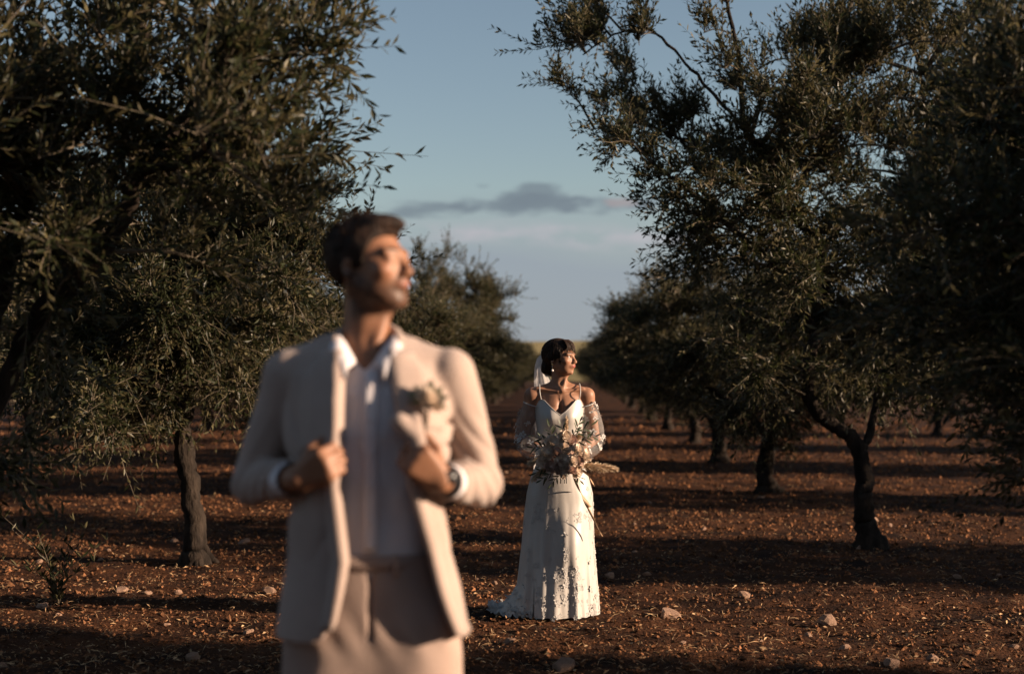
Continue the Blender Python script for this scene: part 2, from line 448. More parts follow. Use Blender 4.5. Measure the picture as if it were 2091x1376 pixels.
big = [(1366, 1258, .085, 'broad flat pale stone lying beside the hem of the white gown'),
       (1690, 1277, .072, 'big angular tan stone in the sunlit strip in front of the forked olive tree'),
       (1245, 1176, .050, 'oblong pink stone in the shade beside the white skirt'),
       (1322, 1171, .040, 'small round pink stone in the shade between gown and forked tree'),
       (1150, 1362, .066, 'flat pinkish stone on dark soil in front of the bride'),
       (1822, 1364, .060, 'rounded tan stone half in shade on the dark bare soil'),
       (1905, 1348, .044, 'low brown stone next to a rounded tan stone on dark soil'),
       (248, 1210, .060, 'wedge shaped pinkish stone in the shade of the low sucker shoots'),
       (300, 1216, .036, 'small round pale stone close to a wedge shaped stone'),
       (548, 1212, .048, 'brownish stone in the shade beside the groom jacket hem'),
       (392, 1345, .050, 'flat dusty stone in the shaded soil beside the groom trousers'),
       (1518, 1215, .050, 'knobbly tan stone catching light on the sunlit soil strip'),
       (1040, 1318, .045, 'orange tinged stone on sunlit soil before the train of the gown'),
       (500, 1112, .062, 'bright sunlit slab of stone behind the groom sleeve'),
       (358, 1108, .045, 'bright sunlit stone right beside the knotty olive trunk'),
       (88, 1242, .046, 'sunlit stone at the foot of the low sucker shoots'),
       (1725, 1330, .040, 'small tan stone near the edge of the sunlit strip')]
rr = random.Random(5)
def add_stone(x, y, s, label, group=None):
    o = link('stone', rr.choice(stone_meshes))
    o.location = (x, y, float(gz(x, y)) + s * .22); o.rotation_euler = (rr.uniform(-.4, .4), rr.uniform(-.4, .4), rr.uniform(0, 6.28))
    o.scale = (s * rr.uniform(1, 1.35), s * rr.uniform(.8, 1.1), s * rr.uniform(.55, .8))
    o['label'] = label; o['category'] = 'stone'
    if group: o['group'] = group
for px, py, s, lab in big:
    p = ground_pix(px, py); add_stone(p[0], p[1], s * .85, lab)
for k in range(60):
    x, y = field_points(1, y0=6.2, y1=22, power=1.3)
    x, y = float(x[0]), float(y[0])
    if (abs(x) < .5 and 7.7 < y < 9.2): continue
    add_stone(x, y, rr.uniform(.012, .026) * (1 + y * .02), 'small pale fieldstone scattered on the tilled red soil', 'small stones scattered over the grove floor')

# ------------------------------------------------------------------ olive trees
def grow(seed, limbs, env, n_branch=105, n_shoot=30, zmin=.8, leaf_len=.058, dens=1.0, fine=True, reach=9.0):
    """limbs: list of (points, r0, r1); env: centre and radii of the crown. Returns wood mesh, crown mesh"""
    r = np.random.default_rng(seed)
    wood = MB(); nodes = []; noder = []
    for k, (pts, r0, r1) in enumerate(limbs):
        n_ = max(8, int(len(pts) * 7))
        P = smooth_path(pts, n_)
        P[1:-1] += (r.standard_normal((n_ - 2, 3)) * .006)
        t = np.linspace(0, 1, n_)
        R = r0 * (1 - t) ** .8 + r1 * t ** 1.0
        if k == 0: R = R * (1 + .75 * np.exp(-np.clip(P[:, 2], 0, None) / .09)); P[0, 2] -= .06
        wood.add(*tube(P, R, 16 if k == 0 else 9, wob=.34 if k == 0 else .18, seed=seed * 1.7))
        st = int(n_ * (.45 if k == 0 else .25))
        nodes += list(P[st:]); noder += list(R[st:])
    nodes = np.array(nodes)
    if len(limbs[0]) and True:                             # root swellings at the foot
        b0 = np.array(limbs[0][0][0], float)
        for a in r.random(5) * 6.28:
            q = np.array([math.cos(a), math.sin(a), 0])
            wood.add(*tube(smooth_path([b0 + [0, 0, .14] + q * .03, b0 + q * .10 + [0, 0, .04], b0 + q * .2 + [0, 0, -.05]], 6), np.linspace(limbs[0][1] * .5, .02, 6), 7, wob=.2, seed=a))
    c0, rad = np.array(env[0], float), np.array(env[1], float)
    tips = []
    while len(tips) < n_branch:
        d = unit(r.standard_normal(3)); q = r.random() ** .42
        lob = .80 + .34 * noise3(d[0] * 1.9 + seed, d[1] * 1.9, d[2] * 1.9 + 7.0)
        p = c0 + rad * d * q * lob
        if p[2] < zmin + .25 * r.random() or p[0] > reach: continue
        tips.append(p)
    for pts, r0, r1 in limbs[1:]:                          # leafy ends on every limb
        Q = smooth_path(pts, 12)[5:]
        for q in Q:
            for _ in range(2):
                tips.append(q + r.standard_normal(3) * np.array([.26, .26, .2]) + [0, 0, .05])
    B = MB(); SP, SD, SL, SO = [], [], [], []
    for p in tips:
        dd = np.linalg.norm(nodes - p, axis=1) + .35 * np.clip(nodes[:, 2] - p[2], 0, None) + .10 * r.random(len(nodes))
        a = nodes[int(np.argmin(dd))]
        Lb = np.linalg.norm(p - a)
        mid = (a + p) / 2 + np.array([0, 0, .12 * Lb]) + r.standard_normal(3) * .07 * Lb
        Pb = smooth_path([a, mid, p], 9)
        B.add(*tube(Pb, np.linspace(.006 + .010 * min(1.5, Lb), .003, 9), 5))
        m_ = int(n_shoot * (.65 + .7 * r.random()) * min(1.35, .25 + Lb / .55))
        tt = .22 + .78 * r.random(m_) ** .75
        idx = tt * 8; i0 = np.minimum(idx.astype(int), 7); f = (idx - i0)[:, None]
        st = Pb[i0] * (1 - f) + Pb[i0 + 1] * f
        out = (st - c0) / rad; out /= np.linalg.norm(out, axis=1)[:, None] + .05
        upw = np.clip(.75 + .7 * out[:, 2], .1, 1.25)
        dr = out * .55 + np.stack([0 * upw, 0 * upw, upw * .85], -1) + r.standard_normal((m_, 3)) * .62
        dr /= np.linalg.norm(dr, axis=1)[:, None]
        SP.append(st); SD.append(dr); SL.append(.14 + .34 * r.random(m_) ** 1.4); SO.append(out[:, 2])
    SP, SD, SL, SO = np.concatenate(SP), np.concatenate(SD), np.concatenate(SL), np.concatenate(SO)
    ns = len(SP)
    bend = r.standard_normal((ns, 3)) * .25 + np.stack([0 * SL, 0 * SL, np.where(SO < -.1, -.38, .02)], -1)
    def shoot_at(t):                                       # t (ns,k)
        return SP[:, None] + SL[:, None, None] * (SD[:, None] * t[..., None] + bend[:, None] * (t ** 2)[..., None] * .5)
    ts = np.tile(np.array([0, .5, 1.0]), (ns, 1)); PT = shoot_at(ts)
    # thin three-sided twigs
    u = np.cross(SD, r.standard_normal((ns, 3))); u /= np.linalg.norm(u, axis=1)[:, None]; w = np.cross(SD, u)
    ang = np.array([0, 2.094, 4.189])
    ring = np.cos(ang)[None, :, None] * u[:, None] + np.sin(ang)[None, :, None] * w[:, None]
    TV = PT[:, :, None] + ring[:, None] * np.array([.0028, .002, .0008])[None, :, None, None]
    base = np.arange(ns)[:, None, None] * 9
    tf = np.array([[l * 3 + j, l * 3 + (j + 1) % 3, (l + 1) * 3 + (j + 1) % 3, (l + 1) * 3 + j] for l in range(2) for j in range(3)])
    B.add(TV.reshape(-1, 3), (tf[None] + base).reshape(-1, 4))
    nbf = sum(len(f) for f in B.F4)
    # leaves in opposite pairs
    K = int(16 * dens)
    t = (np.arange(K) // 2 * 2 / K * .88 + .12)[None] + r.random((ns, K)) * .05
    keep = r.random((ns, K)) < np.clip(.35 + SL[:, None] * 2.0, 0, .97)
    P = shoot_at(t); tg = SD[:, None] + bend[:, None] * t[..., None]; tg /= np.linalg.norm(tg, axis=2)[..., None]
    sgn = np.where(np.arange(K) % 2, 1., -1.)[None, :, None]
    twist = (np.arange(K) // 2 * 1.57)[None] + r.random((ns, 1)) * 6.28 + r.standard_normal((ns, K)) * .35
    side = (np.cos(twist)[..., None] * u[:, None] + np.sin(twist)[..., None] * w[:, None]) * sgn
    ld = tg * (.75 + .3 * r.random((ns, K, 1))) + side * .75 + r.standard_normal((ns, K, 3)) * .16
    ld /= np.linalg.norm(ld, axis=2)[..., None]
    nr = tg - ld * np.sum(tg * ld, 2)[..., None] + r.standard_normal((ns, K, 3)) * .4
    wv = np.cross(ld, nr); wv /= np.linalg.norm(wv, axis=2)[..., None] + 1e-9
    nv_ = np.cross(wv, ld)
    P, ld, wv, nv_ = P[keep], ld[keep], wv[keep], nv_[keep]
    nl = len(P); L_ = leaf_len * (.65 + .6 * r.random(nl))[:, None]; Wd = L_ * (.12 + .045 * r.random((nl, 1)))
    cu = L_ * (.10 * r.standard_normal((nl, 1)))
    LV = np.stack([P, P + ld * L_ * .32 + wv * Wd + nv_ * (Wd * .35 + cu * .4), P + ld * L_ * .68 + wv * Wd * .85 + nv_ * (Wd * .3 + cu * .8), P + ld * L_ + nv_ * cu,
                   P + ld * L_ * .68 - wv * Wd * .85 + nv_ * (Wd * .3 + cu * .8), P + ld * L_ * .32 - wv * Wd + nv_ * (Wd * .35 + cu * .4)], 1)
    if fine:
        lf = np.array([[0, 1, 2, 3], [0, 3, 4, 5]])
        B.add(LV.reshape(-1, 3), (lf[None] + (np.arange(nl) * 6)[:, None, None]).reshape(-1, 4)); nlf = nl * 2
    else:
        LK = np.stack([LV[:, 0], (LV[:, 1] + LV[:, 2]) / 2 + wv * Wd * .15, LV[:, 3], (LV[:, 4] + LV[:, 5]) / 2 - wv * Wd * .15], 1)
        B.add(LK.reshape(-1, 3), np.arange(nl * 4).reshape(-1, 4)); nlf = nl
    V = np.concatenate(B.V); F = np.concatenate(B.F4)
    crown = mesh_np('crown', V, F, smooth=False, mat_idx=np.concatenate([np.zeros(nbf, int), np.ones(nlf, int)]))
    crown.materials.append(M['twig']); crown.materials.append(M['leaf'])
    wm = wood.mesh('trunk'); wm.materials.append(M['bark'])
    return wm, crown

def limb(base, pts):
    return [np.array(p) - base for p in pts]

TREES = {}
# A: forked tree right of the bride
bA = ground_pix(1778, 1118); dA = bA[1]
def A(px, py, dd=0): return pix(px, py, dA + dd) - bA
TREES['A'] = grow(21, [
    ([(0, 0, 0), A(1766, 1040), A(1762, 980), A(1757, 920)], .084, .060),
    ([A(1757, 930), A(1737, 887), A(1689, 856), A(1655, 815), A(1648, 760, .05), A(1668, 680, .1), A(1690, 600, .1), A(1664, 488, 0), A(1603, 422, -.1), A(1585, 356, -.15), A(1560, 300, -.2), A(1522, 262, -.2), A(1506, 112, -.2), A(1480, -10, -.2)], .064, .012),
    ([A(1760, 920), A(1775, 880, .1), A(1800, 780, .3), A(1850, 600, .5), A(1900, 400, .6), A(1880, 150, .6)], .036, .012),
    ([A(1668, 680, .1), A(1600, 560, -.3), A(1500, 470, -.6), A(1400, 380, -.7), A(1330, 330, -.7)], .032, .008),
    ([A(1603, 422, -.1), A(1700, 250, .2), A(1720, 60, .3)], .03, .01),
    ([A(1522, 262, -.2), A(1430, 160, -.2), A(1330, 62, -.2), A(1250, 70, -.2), A(1190, 110, -.2)], .014, .005),
    ([A(1585, 356, -.15), A(1440, 300, .3), A(1300, 250, .3), A(1215, 262, .3)], .014, .005),
], (A(1740, 370, .1), (2.4, 1.9, 2.5)), n_branch=195, n_shoot=31, zmin=.70, fine=False)
# L1: knotty tree left of the groom
bB = ground_pix(402, 1150); dB = bB[1]
def Bp(px, py, dd=0): return pix(px, py, dB + dd) - bB
TREES['B'] = grow(33, [
    ([(0, 0, 0), Bp(398, 1080), Bp(388, 1010), Bp(376, 930), Bp(372, 870)], .080, .056),
    ([Bp(372, 880), Bp(340, 800, .1), Bp(280, 740, .2), Bp(220, 640, .3), Bp(180, 450, .4)], .05, .014),
    ([Bp(372, 880), Bp(395, 780, -.1), Bp(430, 640, -.2), Bp(460, 520, -.3), Bp(500, 430, -.3)], .05, .012),
    ([Bp(373, 875), Bp(375, 760, .4), Bp(350, 600, .6), Bp(330, 420, .6)], .045, .012),
    ([Bp(395, 780, -.1), Bp(330, 790, -.6), Bp(250, 760, -.9), Bp(150, 790, -1.0)], .02, .006),
], (Bp(370, 560, 0), (2.2, 2.0, 1.75)), n_branch=150, n_shoot=38, zmin=.50, fine=False)
# L0: big near tree whose branches lean in over the path, trunk just out of view
bC = np.array([-2.72, 5.75, 0.0])
def Cp(px, py, dd=0): return pix(px, py, 5.75 + dd) - bC
TREES['C'] = grow(45, [
    ([(0, 0, 0), (.03, 0, .35), (.1, .02, .7), (.22, .03, .98)], .11, .075),
    ([(.22, .03, .96), Cp(70, 660), Cp(180, 540), Cp(250, 445), Cp(288, 345), Cp(356, 262), Cp(430, 160), Cp(470, 40)], .046, .012),
    ([(.22, .03, .96), Cp(10, 560, .1), Cp(60, 400, .15), Cp(153, 275, .2), Cp(224, 219, .2), Cp(366, 252, .1), Cp(390, 290, .1), Cp(420, 330, .1)], .044, .008),
    ([Cp(224, 219, .2), Cp(280, 120, .3), Cp(300, 0, .4), Cp(310, -120, .4)], .028, .01),
    ([Cp(288, 345), Cp(380, 325, -.2), Cp(430, 290, -.3), Cp(470, 240, -.3)], .018, .005),
    ([(.2, .03, .95), (-.2, .3, 1.6), (-.6, .5, 2.3), (-.8, .6, 2.9)], .055, .014),
    ([(.2, .03, .95), (.2, -.5, 1.5), (.1, -.9, 2.1), (0, -1.1, 2.6)], .05, .014),
], ((-.10, .05, 2.30), (1.7, 1.6, 2.15)), n_branch=140, n_shoot=24, zmin=.45, reach=1.22, fine=False)
# generic orchard trees
def generic(seed, rad=2.25, top=3.7, nb=120):
    r = random.Random(seed); L = []
    L.append(([(0, 0, 0), (r.uniform(-.05, .05), 0, .35), (r.uniform(-.1, .1), r.uniform(-.1, .1), .8)], .105, .075))
    f = np.array(L[0][0][-1])
    for k in range(4):
        a = k * 1.57 + r.uniform(-.4, .4); q = np.array([math.cos(a), math.sin(a), 0])
        L.append(([f - [0, 0, .05], f + q * .3 + [0, 0, .35], f + q * rad * .45 + [0, 0, .95], f + q * rad * .6 + [0, 0, top * .5]], .05, .012))
    return grow(seed, L, ((0, 0, (top + .75) / 2 + .1), (rad, rad, (top - .2) / 2)), n_branch=nb, n_shoot=32, zmin=.5, fine=False)
TREES['G1'] = generic(61)
TREES['G2'] = generic(72, 2.15, 3.5)
TREES['G3'] = generic(83, 2.0, 3.9, 195)

def tree(key, x, y, label, group=None, rz=0, s=1.0, sz=None):
    o = empty('olive_tree', (x, y, float(gz(x, y))), rz, label=label, category='tree')
    if group: o['group'] = group
    o.scale = (s, s, sz or s)
    wm, cm = TREES[key]
    link('trunk', wm, parent=o); link('crown', cm, parent=o)
    return o
tree('A', bA[0], bA[1], 'olive tree with crooked forked trunk leaning toward the bride')
tree('B', bB[0], bB[1], 'olive tree with straight knotty trunk standing behind the groom sleeve')
tree('C', -2.72, 5.75, 'tall olive tree whose sunlit boughs arch over the path beside the groom')
tree('G3', 2.66, 5.80, 'dark shaded olive tree with its trunk hidden, nearer than the forked tree', rz=1.1, s=.92, sz=.86)
tr = random.Random(8)
ORD = ['', 'second', 'third', 'fourth', 'fifth', 'sixth', 'seventh']
SH = math.tan(sb)
G_R, G_L = 'olive trees in the row behind the forked tree', 'olive trees in the row behind the knotty tree'
for k, yy in enumerate((16.9, 21.9, 27.4, 33, 38.5, 44, 50, 56, 62, 68, 74, 80, 87, 94)):
    if k == 0: lab, g = 'olive tree with thin upright trunk, next in line behind the forked tree', None
    elif k < 7: lab, g = ORD[k] + ' olive tree in line behind the crooked forked tree', G_R
    else: lab, g = 'distant olive tree at the far end of the row behind the forked tree', G_R
    tree(('G2', 'G1')[k % 2], 2.47 + tr.uniform(-.1, .1), yy, lab, g, tr.uniform(0, 6.28), tr.uniform(1.0, 1.08), tr.uniform(.76, .84) if k < 2 else tr.uniform(.68, .75))
for k, yy in enumerate((16.1, 21.4, 26.7, 32, 37.4, 43, 49, 55, 61, 67, 73, 80, 87, 94)):
    if k == 0: lab, g = 'sunlit silvery olive tree, next in line behind the knotty tree', None
    elif k < 7: lab, g = ORD[k] + ' olive tree in line behind the straight knotty trunk', G_L
    else: lab, g = 'distant olive tree at the far end of the row behind the knotty tree', G_L
    tree(('G1', 'G2')[k % 2], -2.72 + tr.uniform(-.1, .1) + (.25 if k == 2 else 0), yy, lab, g, tr.uniform(0, 6.28) + (1.4 if k == 0 else 0), tr.uniform(.96, 1.06), (.66, .72, .98, .84)[k] if k < 4 else tr.uniform(.62, .70))
for row in (1, 2, 3):
    xx = 2.5 + 5.3 * row
    for k in range(10):
        yy = .9 + 5.05 * k - SH * (xx + .3)
        if row > 1 and k > 6: continue
        tree(('G1', 'G2')[(k + row) % 2], xx, yy, 'olive tree in the dim rows beyond the forked tree', 'olive trees of the rows beyond the forked tree', tr.uniform(0, 6.28), tr.uniform(.76, .84), tr.uniform(.82, .95))
for row in (1, 2):
    xx = -2.75 - 5.3 * row
    for k in range(9):
        yy = 10.7 + 5.3 * k
        tree(('G2', 'G1')[(k + row) % 2], xx, yy, 'olive tree in the rows beyond the knotty tree', 'olive trees of the rows beyond the knotty tree', tr.uniform(0, 6.28), tr.uniform(.95, 1.08), tr.uniform(.95, 1.08))
# the grove goes on behind the photographer
for row, xx in enumerate((-2.75, 2.5, -8.0, 7.8)):
    for k in range(4):
        yy = -.6 - 5.3 * k if xx < 0 else (.5 - 5.05 * k if xx < 5 else -4.4 - 5.05 * k)
        tree(('G2', 'G1')[(k + row) % 2], xx, yy, 'olive tree of the grove behind the photographer', 'olive trees behind the photographer', tr.uniform(0, 6.28), tr.uniform(.82, .92), tr.uniform(.9, 1.05))
# bushy tree line on the far side of the field
for k in range(16):
    x = -75 + k * 10 + tr.uniform(-3, 3)
    if -16 < x < 22 and k % 2: continue
    yy = tr.uniform(150, 175); hz = -.3 + (np.clip((yy - 125) / 260, 0, 1) ** .8) * 7
    o = tree(('G1', 'G2')[k % 2], x, yy, 'distant round olive tree on the pale field past the rows', 'distant trees on the pale field', tr.uniform(0, 6.28), tr.uniform(1.3, 1.8), tr.uniform(1.0, 1.4))
    o.location.z = hz - .1

for k, (x, yy) in enumerate(((-3.4, 103), (-.6, 107), (2.0, 104), (4.6, 108))):
    tree(('G1', 'G2')[k % 2], x, yy, 'low olive tree closing the far end of the path', 'low trees at the far end of the path', tr.uniform(0, 6.28), tr.uniform(.9, 1.05), tr.uniform(.62, .75))

# sucker shoots growing from the soil
def sucker(px, py, label, seed, n_=9, hgt=.42):
    p = ground_pix(px, py); r = np.random.default_rng(seed)
    o = empty('olive_sucker', (p[0], p[1], float(gz(p[0], p[1]))), 0, label=label, category='shrub')
    S = MB(); Lf = MB()
    for k in range(n_):
        a = r.random() * 6.28; ln = hgt * (.5 + .6 * r.random())
        P = smooth_path([(0, 0, -.02), (math.cos(a) * .06, math.sin(a) * .06, ln * .5), (math.cos(a) * (.1 + .25 * r.random()), math.sin(a) * .22, ln)], 8)
        S.add(*tube(P, np.linspace(.004, .0012, 8), 4))
        for t in np.linspace(.2, 1, 11):
            q = P[min(7, int(t * 7))]
            for sg in (-1, 1):
                b = r.random() * 6.28; d = unit([math.cos(b) * .7, math.sin(b) * .7, .75]); wv = unit(np.cross(d, r.standard_normal(3))); l_ = .06 * (.7 + .6 * r.random())
                nn = np.cross(wv, d) * l_ * .06
                Lf.add([q, q + d * l_ * .32 + wv * l_ * .12 + nn, q + d * l_ * .68 + wv * l_ * .1 + nn, q + d * l_, q + d * l_ * .68 - wv * l_ * .1 + nn, q + d * l_ * .32 - wv * l_ * .12 + nn], [[0, 1, 2, 3], [0, 3, 4, 5]])
    link('stem', S.mesh('stem'), M['twig'], o); link('foliage', Lf.mesh('foliage', False), M['leaf'], o)
sucker(120, 1235, 'low leafy olive sucker shoots sprouting from the shaded soil', 4, 12, .5)

# ------------------------------------------------------------------ signed-distance modelling for bodies and tailored clothes
class SDF:
    def __init__(s, lo, hi, h):
        s.lo = np.array(lo, float); s.h = h
        n = np.ceil((np.array(hi, float) - s.lo) / h).astype(int) + 1
        s.ax = [s.lo[i] + h * np.arange(n[i]) for i in range(3)]
        s.D = np.full(n, .3, np.float32)
    def _sl(s, lo, hi):
        a = np.clip(np.floor((np.asarray(lo) - s.lo) / s.h).astype(int), 0, None)
        b = np.minimum(np.ceil((np.asarray(hi) - s.lo) / s.h).astype(int) + 1, s.D.shape)
        return tuple(slice(int(a[i]), int(max(b[i], a[i]))) for i in range(3))
    def apply(s, fn, lo, hi, k=0.0, op='add', pad=.02):
        sl = s._sl(np.asarray(lo) - pad - k, np.asarray(hi) + pad + k)
        X, Y, Z = s.ax[0][sl[0]][:, None, None], s.ax[1][sl[1]][None, :, None], s.ax[2][sl[2]][None, None, :]
        if min(len(s.ax[i][sl[i]]) for i in range(3)) == 0: return
        b = fn(X, Y, Z).astype(np.float32); a = s.D[sl]
        if op == 'add':
            if k:
                h = np.clip(.5 + .5 * (b - a) / k, 0, 1); s.D[sl] = b * (1 - h) + a * h - k * h * (1 - h)
            else: s.D[sl] = np.minimum(a, b)
        else:                                              # cut
            if k:
                h = np.clip(.5 - .5 * (b + a) / k, 0, 1); s.D[sl] = a * (1 - h) - b * h + k * h * (1 - h)
            else: s.D[sl] = np.maximum(a, -b)
    def cone(s, a, b, ra, rb, k=.01, op='add', squash=None, plane=None):
        a, b = np.asarray(a, float), np.asarray(b, float); ba = b - a; l2 = ba @ ba + 1e-12; m = max(ra, rb)
        def fn(X, Y, Z):
            px, py, pz = X - a[0], Y - a[1], Z - a[2]
            t = np.clip((px * ba[0] + py * ba[1] + pz * ba[2]) / l2, 0, 1)
            d = np.sqrt((px - t * ba[0]) ** 2 + (py - t * ba[1]) ** 2 + (pz - t * ba[2]) ** 2) - (ra + (rb - ra) * t)
            if plane is not None:
                q, nn = plane; d = np.maximum(d, (X - q[0]) * nn[0] + (Y - q[1]) * nn[1] + (Z - q[2]) * nn[2])
            return d
        s.apply(fn, np.minimum(a, b) - m, np.maximum(a, b) + m, k, op)
    def chain(s, pts, radii, k=.01):
        for i in range(len(pts) - 1): s.cone(pts[i], pts[i + 1], radii[i], radii[i + 1], k)
    def ell(s, c, r, R=None, k=.01, op='add'):
        c, r = np.asarray(c, float), np.asarray(r, float); R = np.eye(3) if R is None else R; m = r.max()
        def fn(X, Y, Z):
            x, y, z = X - c[0], Y - c[1], Z - c[2]
            q = [(R[0, i] * x + R[1, i] * y + R[2, i] * z) / r[i] for i in range(3)]
            k0 = np.sqrt(q[0] ** 2 + q[1] ** 2 + q[2] ** 2); k1 = np.sqrt((q[0] / r[0]) ** 2 + (q[1] / r[1]) ** 2 + (q[2] / r[2]) ** 2) + 1e-9
            return k0 * (k0 - 1) / k1
        s.apply(fn, c - m, c + m, k, op)
    def stack(s, tab, n=2.3, off=0.0, k=.01, op='add'):
        """tab rows: z, cx, cy, half width, half depth"""
        t = np.array(tab, float); t = t[np.argsort(t[:, 0])]
        f = stack_fn(t, n, off)
        w = (t[:, 3:5].max() + abs(t[:, 1:3]).max() + off)
        s.apply(f, (-w, -w, t[0, 0]), (w, w, t[-1, 0]), k, op)
    def mesh(s, name, smooth=1):
        D = s.D; S = D < 0
        c_ = np.zeros(np.array(D.shape) - 1, np.uint8)
        for a in (0, 1):
            for b in (0, 1):
                for d in (0, 1):
                    c_ += S[a:D.shape[0] - 1 + a, b:D.shape[1] - 1 + b, d:D.shape[2] - 1 + d]
        mixm = (c_ > 0) & (c_ < 8)
        I, J, K = np.nonzero(mixm); idx = np.full(mixm.shape, -1, np.int32); idx[I, J, K] = np.arange(len(I))
        acc = np.zeros((len(I), 3)); cnt = np.zeros(len(I))
        cor = [(a, b, d) for a in (0, 1) for b in (0, 1) for d in (0, 1)]
        for p in cor:
            for ax in range(3):
                if p[ax]: continue
                q = list(p); q[ax] = 1
                va = D[I + p[0], J + p[1], K + p[2]]; vb = D[I + q[0], J + q[1], K + q[2]]
                m = (va < 0) != (vb < 0)
                t = np.where(m, va / np.where(m, va - vb, 1), 0)
                e = np.tile(np.array(p, float), (len(I), 1)); e[:, ax] += t
                acc[m] += e[m]; cnt[m] += 1
        V = s.lo + s.h * (np.stack([I, J, K], -1) + acc / cnt[:, None])
        Fs = []
        for ax in range(3):
            o1, o2 = [(1, 2), (2, 0), (0, 1)][ax]
            s1 = [slice(None)] * 3; s2 = [slice(None)] * 3
            s1[ax] = slice(0, -1); s2[ax] = slice(1, None)
            A_, B_ = S[tuple(s1)], S[tuple(s2)]
            e = np.array(np.nonzero(A_ != B_)).T
            ok = (e[:, o1] > 0) & (e[:, o2] > 0) & (e[:, o1] < mixm.shape[o1]) & (e[:, o2] < mixm.shape[o2])
            e = e[ok]; fl = A_[tuple(e.T)]
            def at(d1, d2):
                q = e.copy(); q[:, o1] += d1; q[:, o2] += d2; return idx[tuple(q.T)]
            f = np.stack([at(-1, -1), at(0, -1), at(0, 0), at(-1, 0)], -1)
            f[~fl] = f[~fl][:, ::-1]; Fs.append(f)
        F = np.concatenate(Fs); F = F[(F >= 0).all(1)]
        for _ in range(smooth):
            acc = np.zeros_like(V); cn = np.zeros(len(V))
            for a in range(4):
                np.add.at(acc, F[:, a], V[F[:, (a + 1) % 4]]); np.add.at(cn, F[:, a], 1)
                np.add.at(acc, F[:, a], V[F[:, (a + 3) % 4]]); np.add.at(cn, F[:, a], 1)
            V = V * .4 + .6 * acc / np.maximum(cn, 1)[:, None]
        s.V = V
        return mesh_np(name, V, F)

def stack_fn(t, n=2.3, off=0.0):
    def f(X, Y, Z):
        z = np.clip(Z, t[0, 0], t[-1, 0])
        cx, cy, hw, hd = (np.interp(z, t[:, 0], t[:, i]) for i in (1, 2, 3, 4))
        hw = hw + off; hd = hd + off
        v = (np.abs((X - cx) / hw) ** n + np.abs((Y - cy) / hd) ** n) ** (1 / n)
        d = (v - 1) * np.minimum(hw, hd)
        return np.maximum(d, np.maximum(t[0, 0] - Z, Z - t[-1, 0]))
    return f
def front_y(t, x, z, n=2.3):
    t = np.array(t, float); t = t[np.argsort(t[:, 0])]
    cx, cy, hw, hd = (np.interp(z, t[:, 0], t[:, i]) for i in (1, 2, 3, 4))
    return cy - hd * np.clip(1 - np.abs((x - cx) / hw) ** n, .01, 1) ** (1 / n)

def put_tint(me, cols):
    a = me.color_attributes.new('tint', 'FLOAT_COLOR', 'POINT')
    c4 = np.ones((len(me.vertices), 4), np.float32); c4[:, :3] = cols
    a.data.foreach_set('color', c4.ravel())

def head(S, C, R, q=1.0, female=False):
    """C centre of the head, R rotation (face looks along -y of its frame), q size"""
    def p(x, y, z): return C + R @ (np.array([x, y, z]) * q)
    e = lambda c_, r, k=.012, op='add', RR=None: S.ell(p(*c_), np.array(r) * q, R if RR is None else R @ RR, k * q, op)
    e((0, .016, .030), (.075, .097, .084))
    e((0, -.030, -.022), (.064, .066, .088), .02)
    if female:
        e((0, -.034, -.058), (.050, .054, .052), .022)
        S.cone(p(0, -.070, -.088), p(0, -.078, -.098), .018 * q, .013 * q, .018)
    else:
        e((0, -.030, -.062), (.058, .058, .050), .022)
        S.cone(p(-.012, -.076, -.096), p(.012, -.076, -.096), .019 * q, .019 * q, .02)
    for sx in (-1, 1):
        S.cone(p(sx * (.050 if female else .056), .012, -.045), p(sx * (.024 if female else .030), -.060, -.088), (.013 if female else .018) * q, (.011 if female else .014) * q, .022)       # jaw
        e((sx * .043, -.066, -.022), (.024, .022, .019), .018)                                       # cheekbone
        S.cone(p(sx * .014, -.090, .022), p(sx * .046, -.078, .024), .010 * q, .009 * q, .014)         # brow
        e((sx * .030, -.101, .004), (.019, .016, .011), .010, 'cut')                                 # eye socket
        e((sx * .012, -.104, -.034), (.008, .010, .007), .008)                                       # wing of the nose
        e((sx * .076, .016, -.008), (.008, .019, .031), .006, RR=rotz(sx * .35))                     # ear
        e((sx * .083, .010, -.006), (.006, .009, .014), .005, 'cut')
    S.cone(p(0, -.088, .016), p(0, -.114 if female else -.116, -.028), .0075 * q, .0095 * q, .012)
    e((0, -.112, -.030), (.0095, .010, .008), .006)
    e((0, -.088, -.056), (.026, .016, .016), .012)                                                   # mouth mound
    e((0, -.1015, -.0525), (.020, .0065, .0042), .004); e((0, -.1005, -.0605), (.017, .0070, .0052), .004)
    e((0, -.110, -.0566), (.020, .007, .0012), .002, 'cut')
    for sx in (-1, 1):
        S.cone(p(sx * .018, -.0905, .0105), p(sx * .041, -.0835, .0085), .0038 * q, .0034 * q, .004)   # upper lid
        S.cone(p(sx * .020, -.0895, -.0040), p(sx * .041, -.083, -.0030), .0030 * q, .0030 * q, .004)  # lower lid
    return p

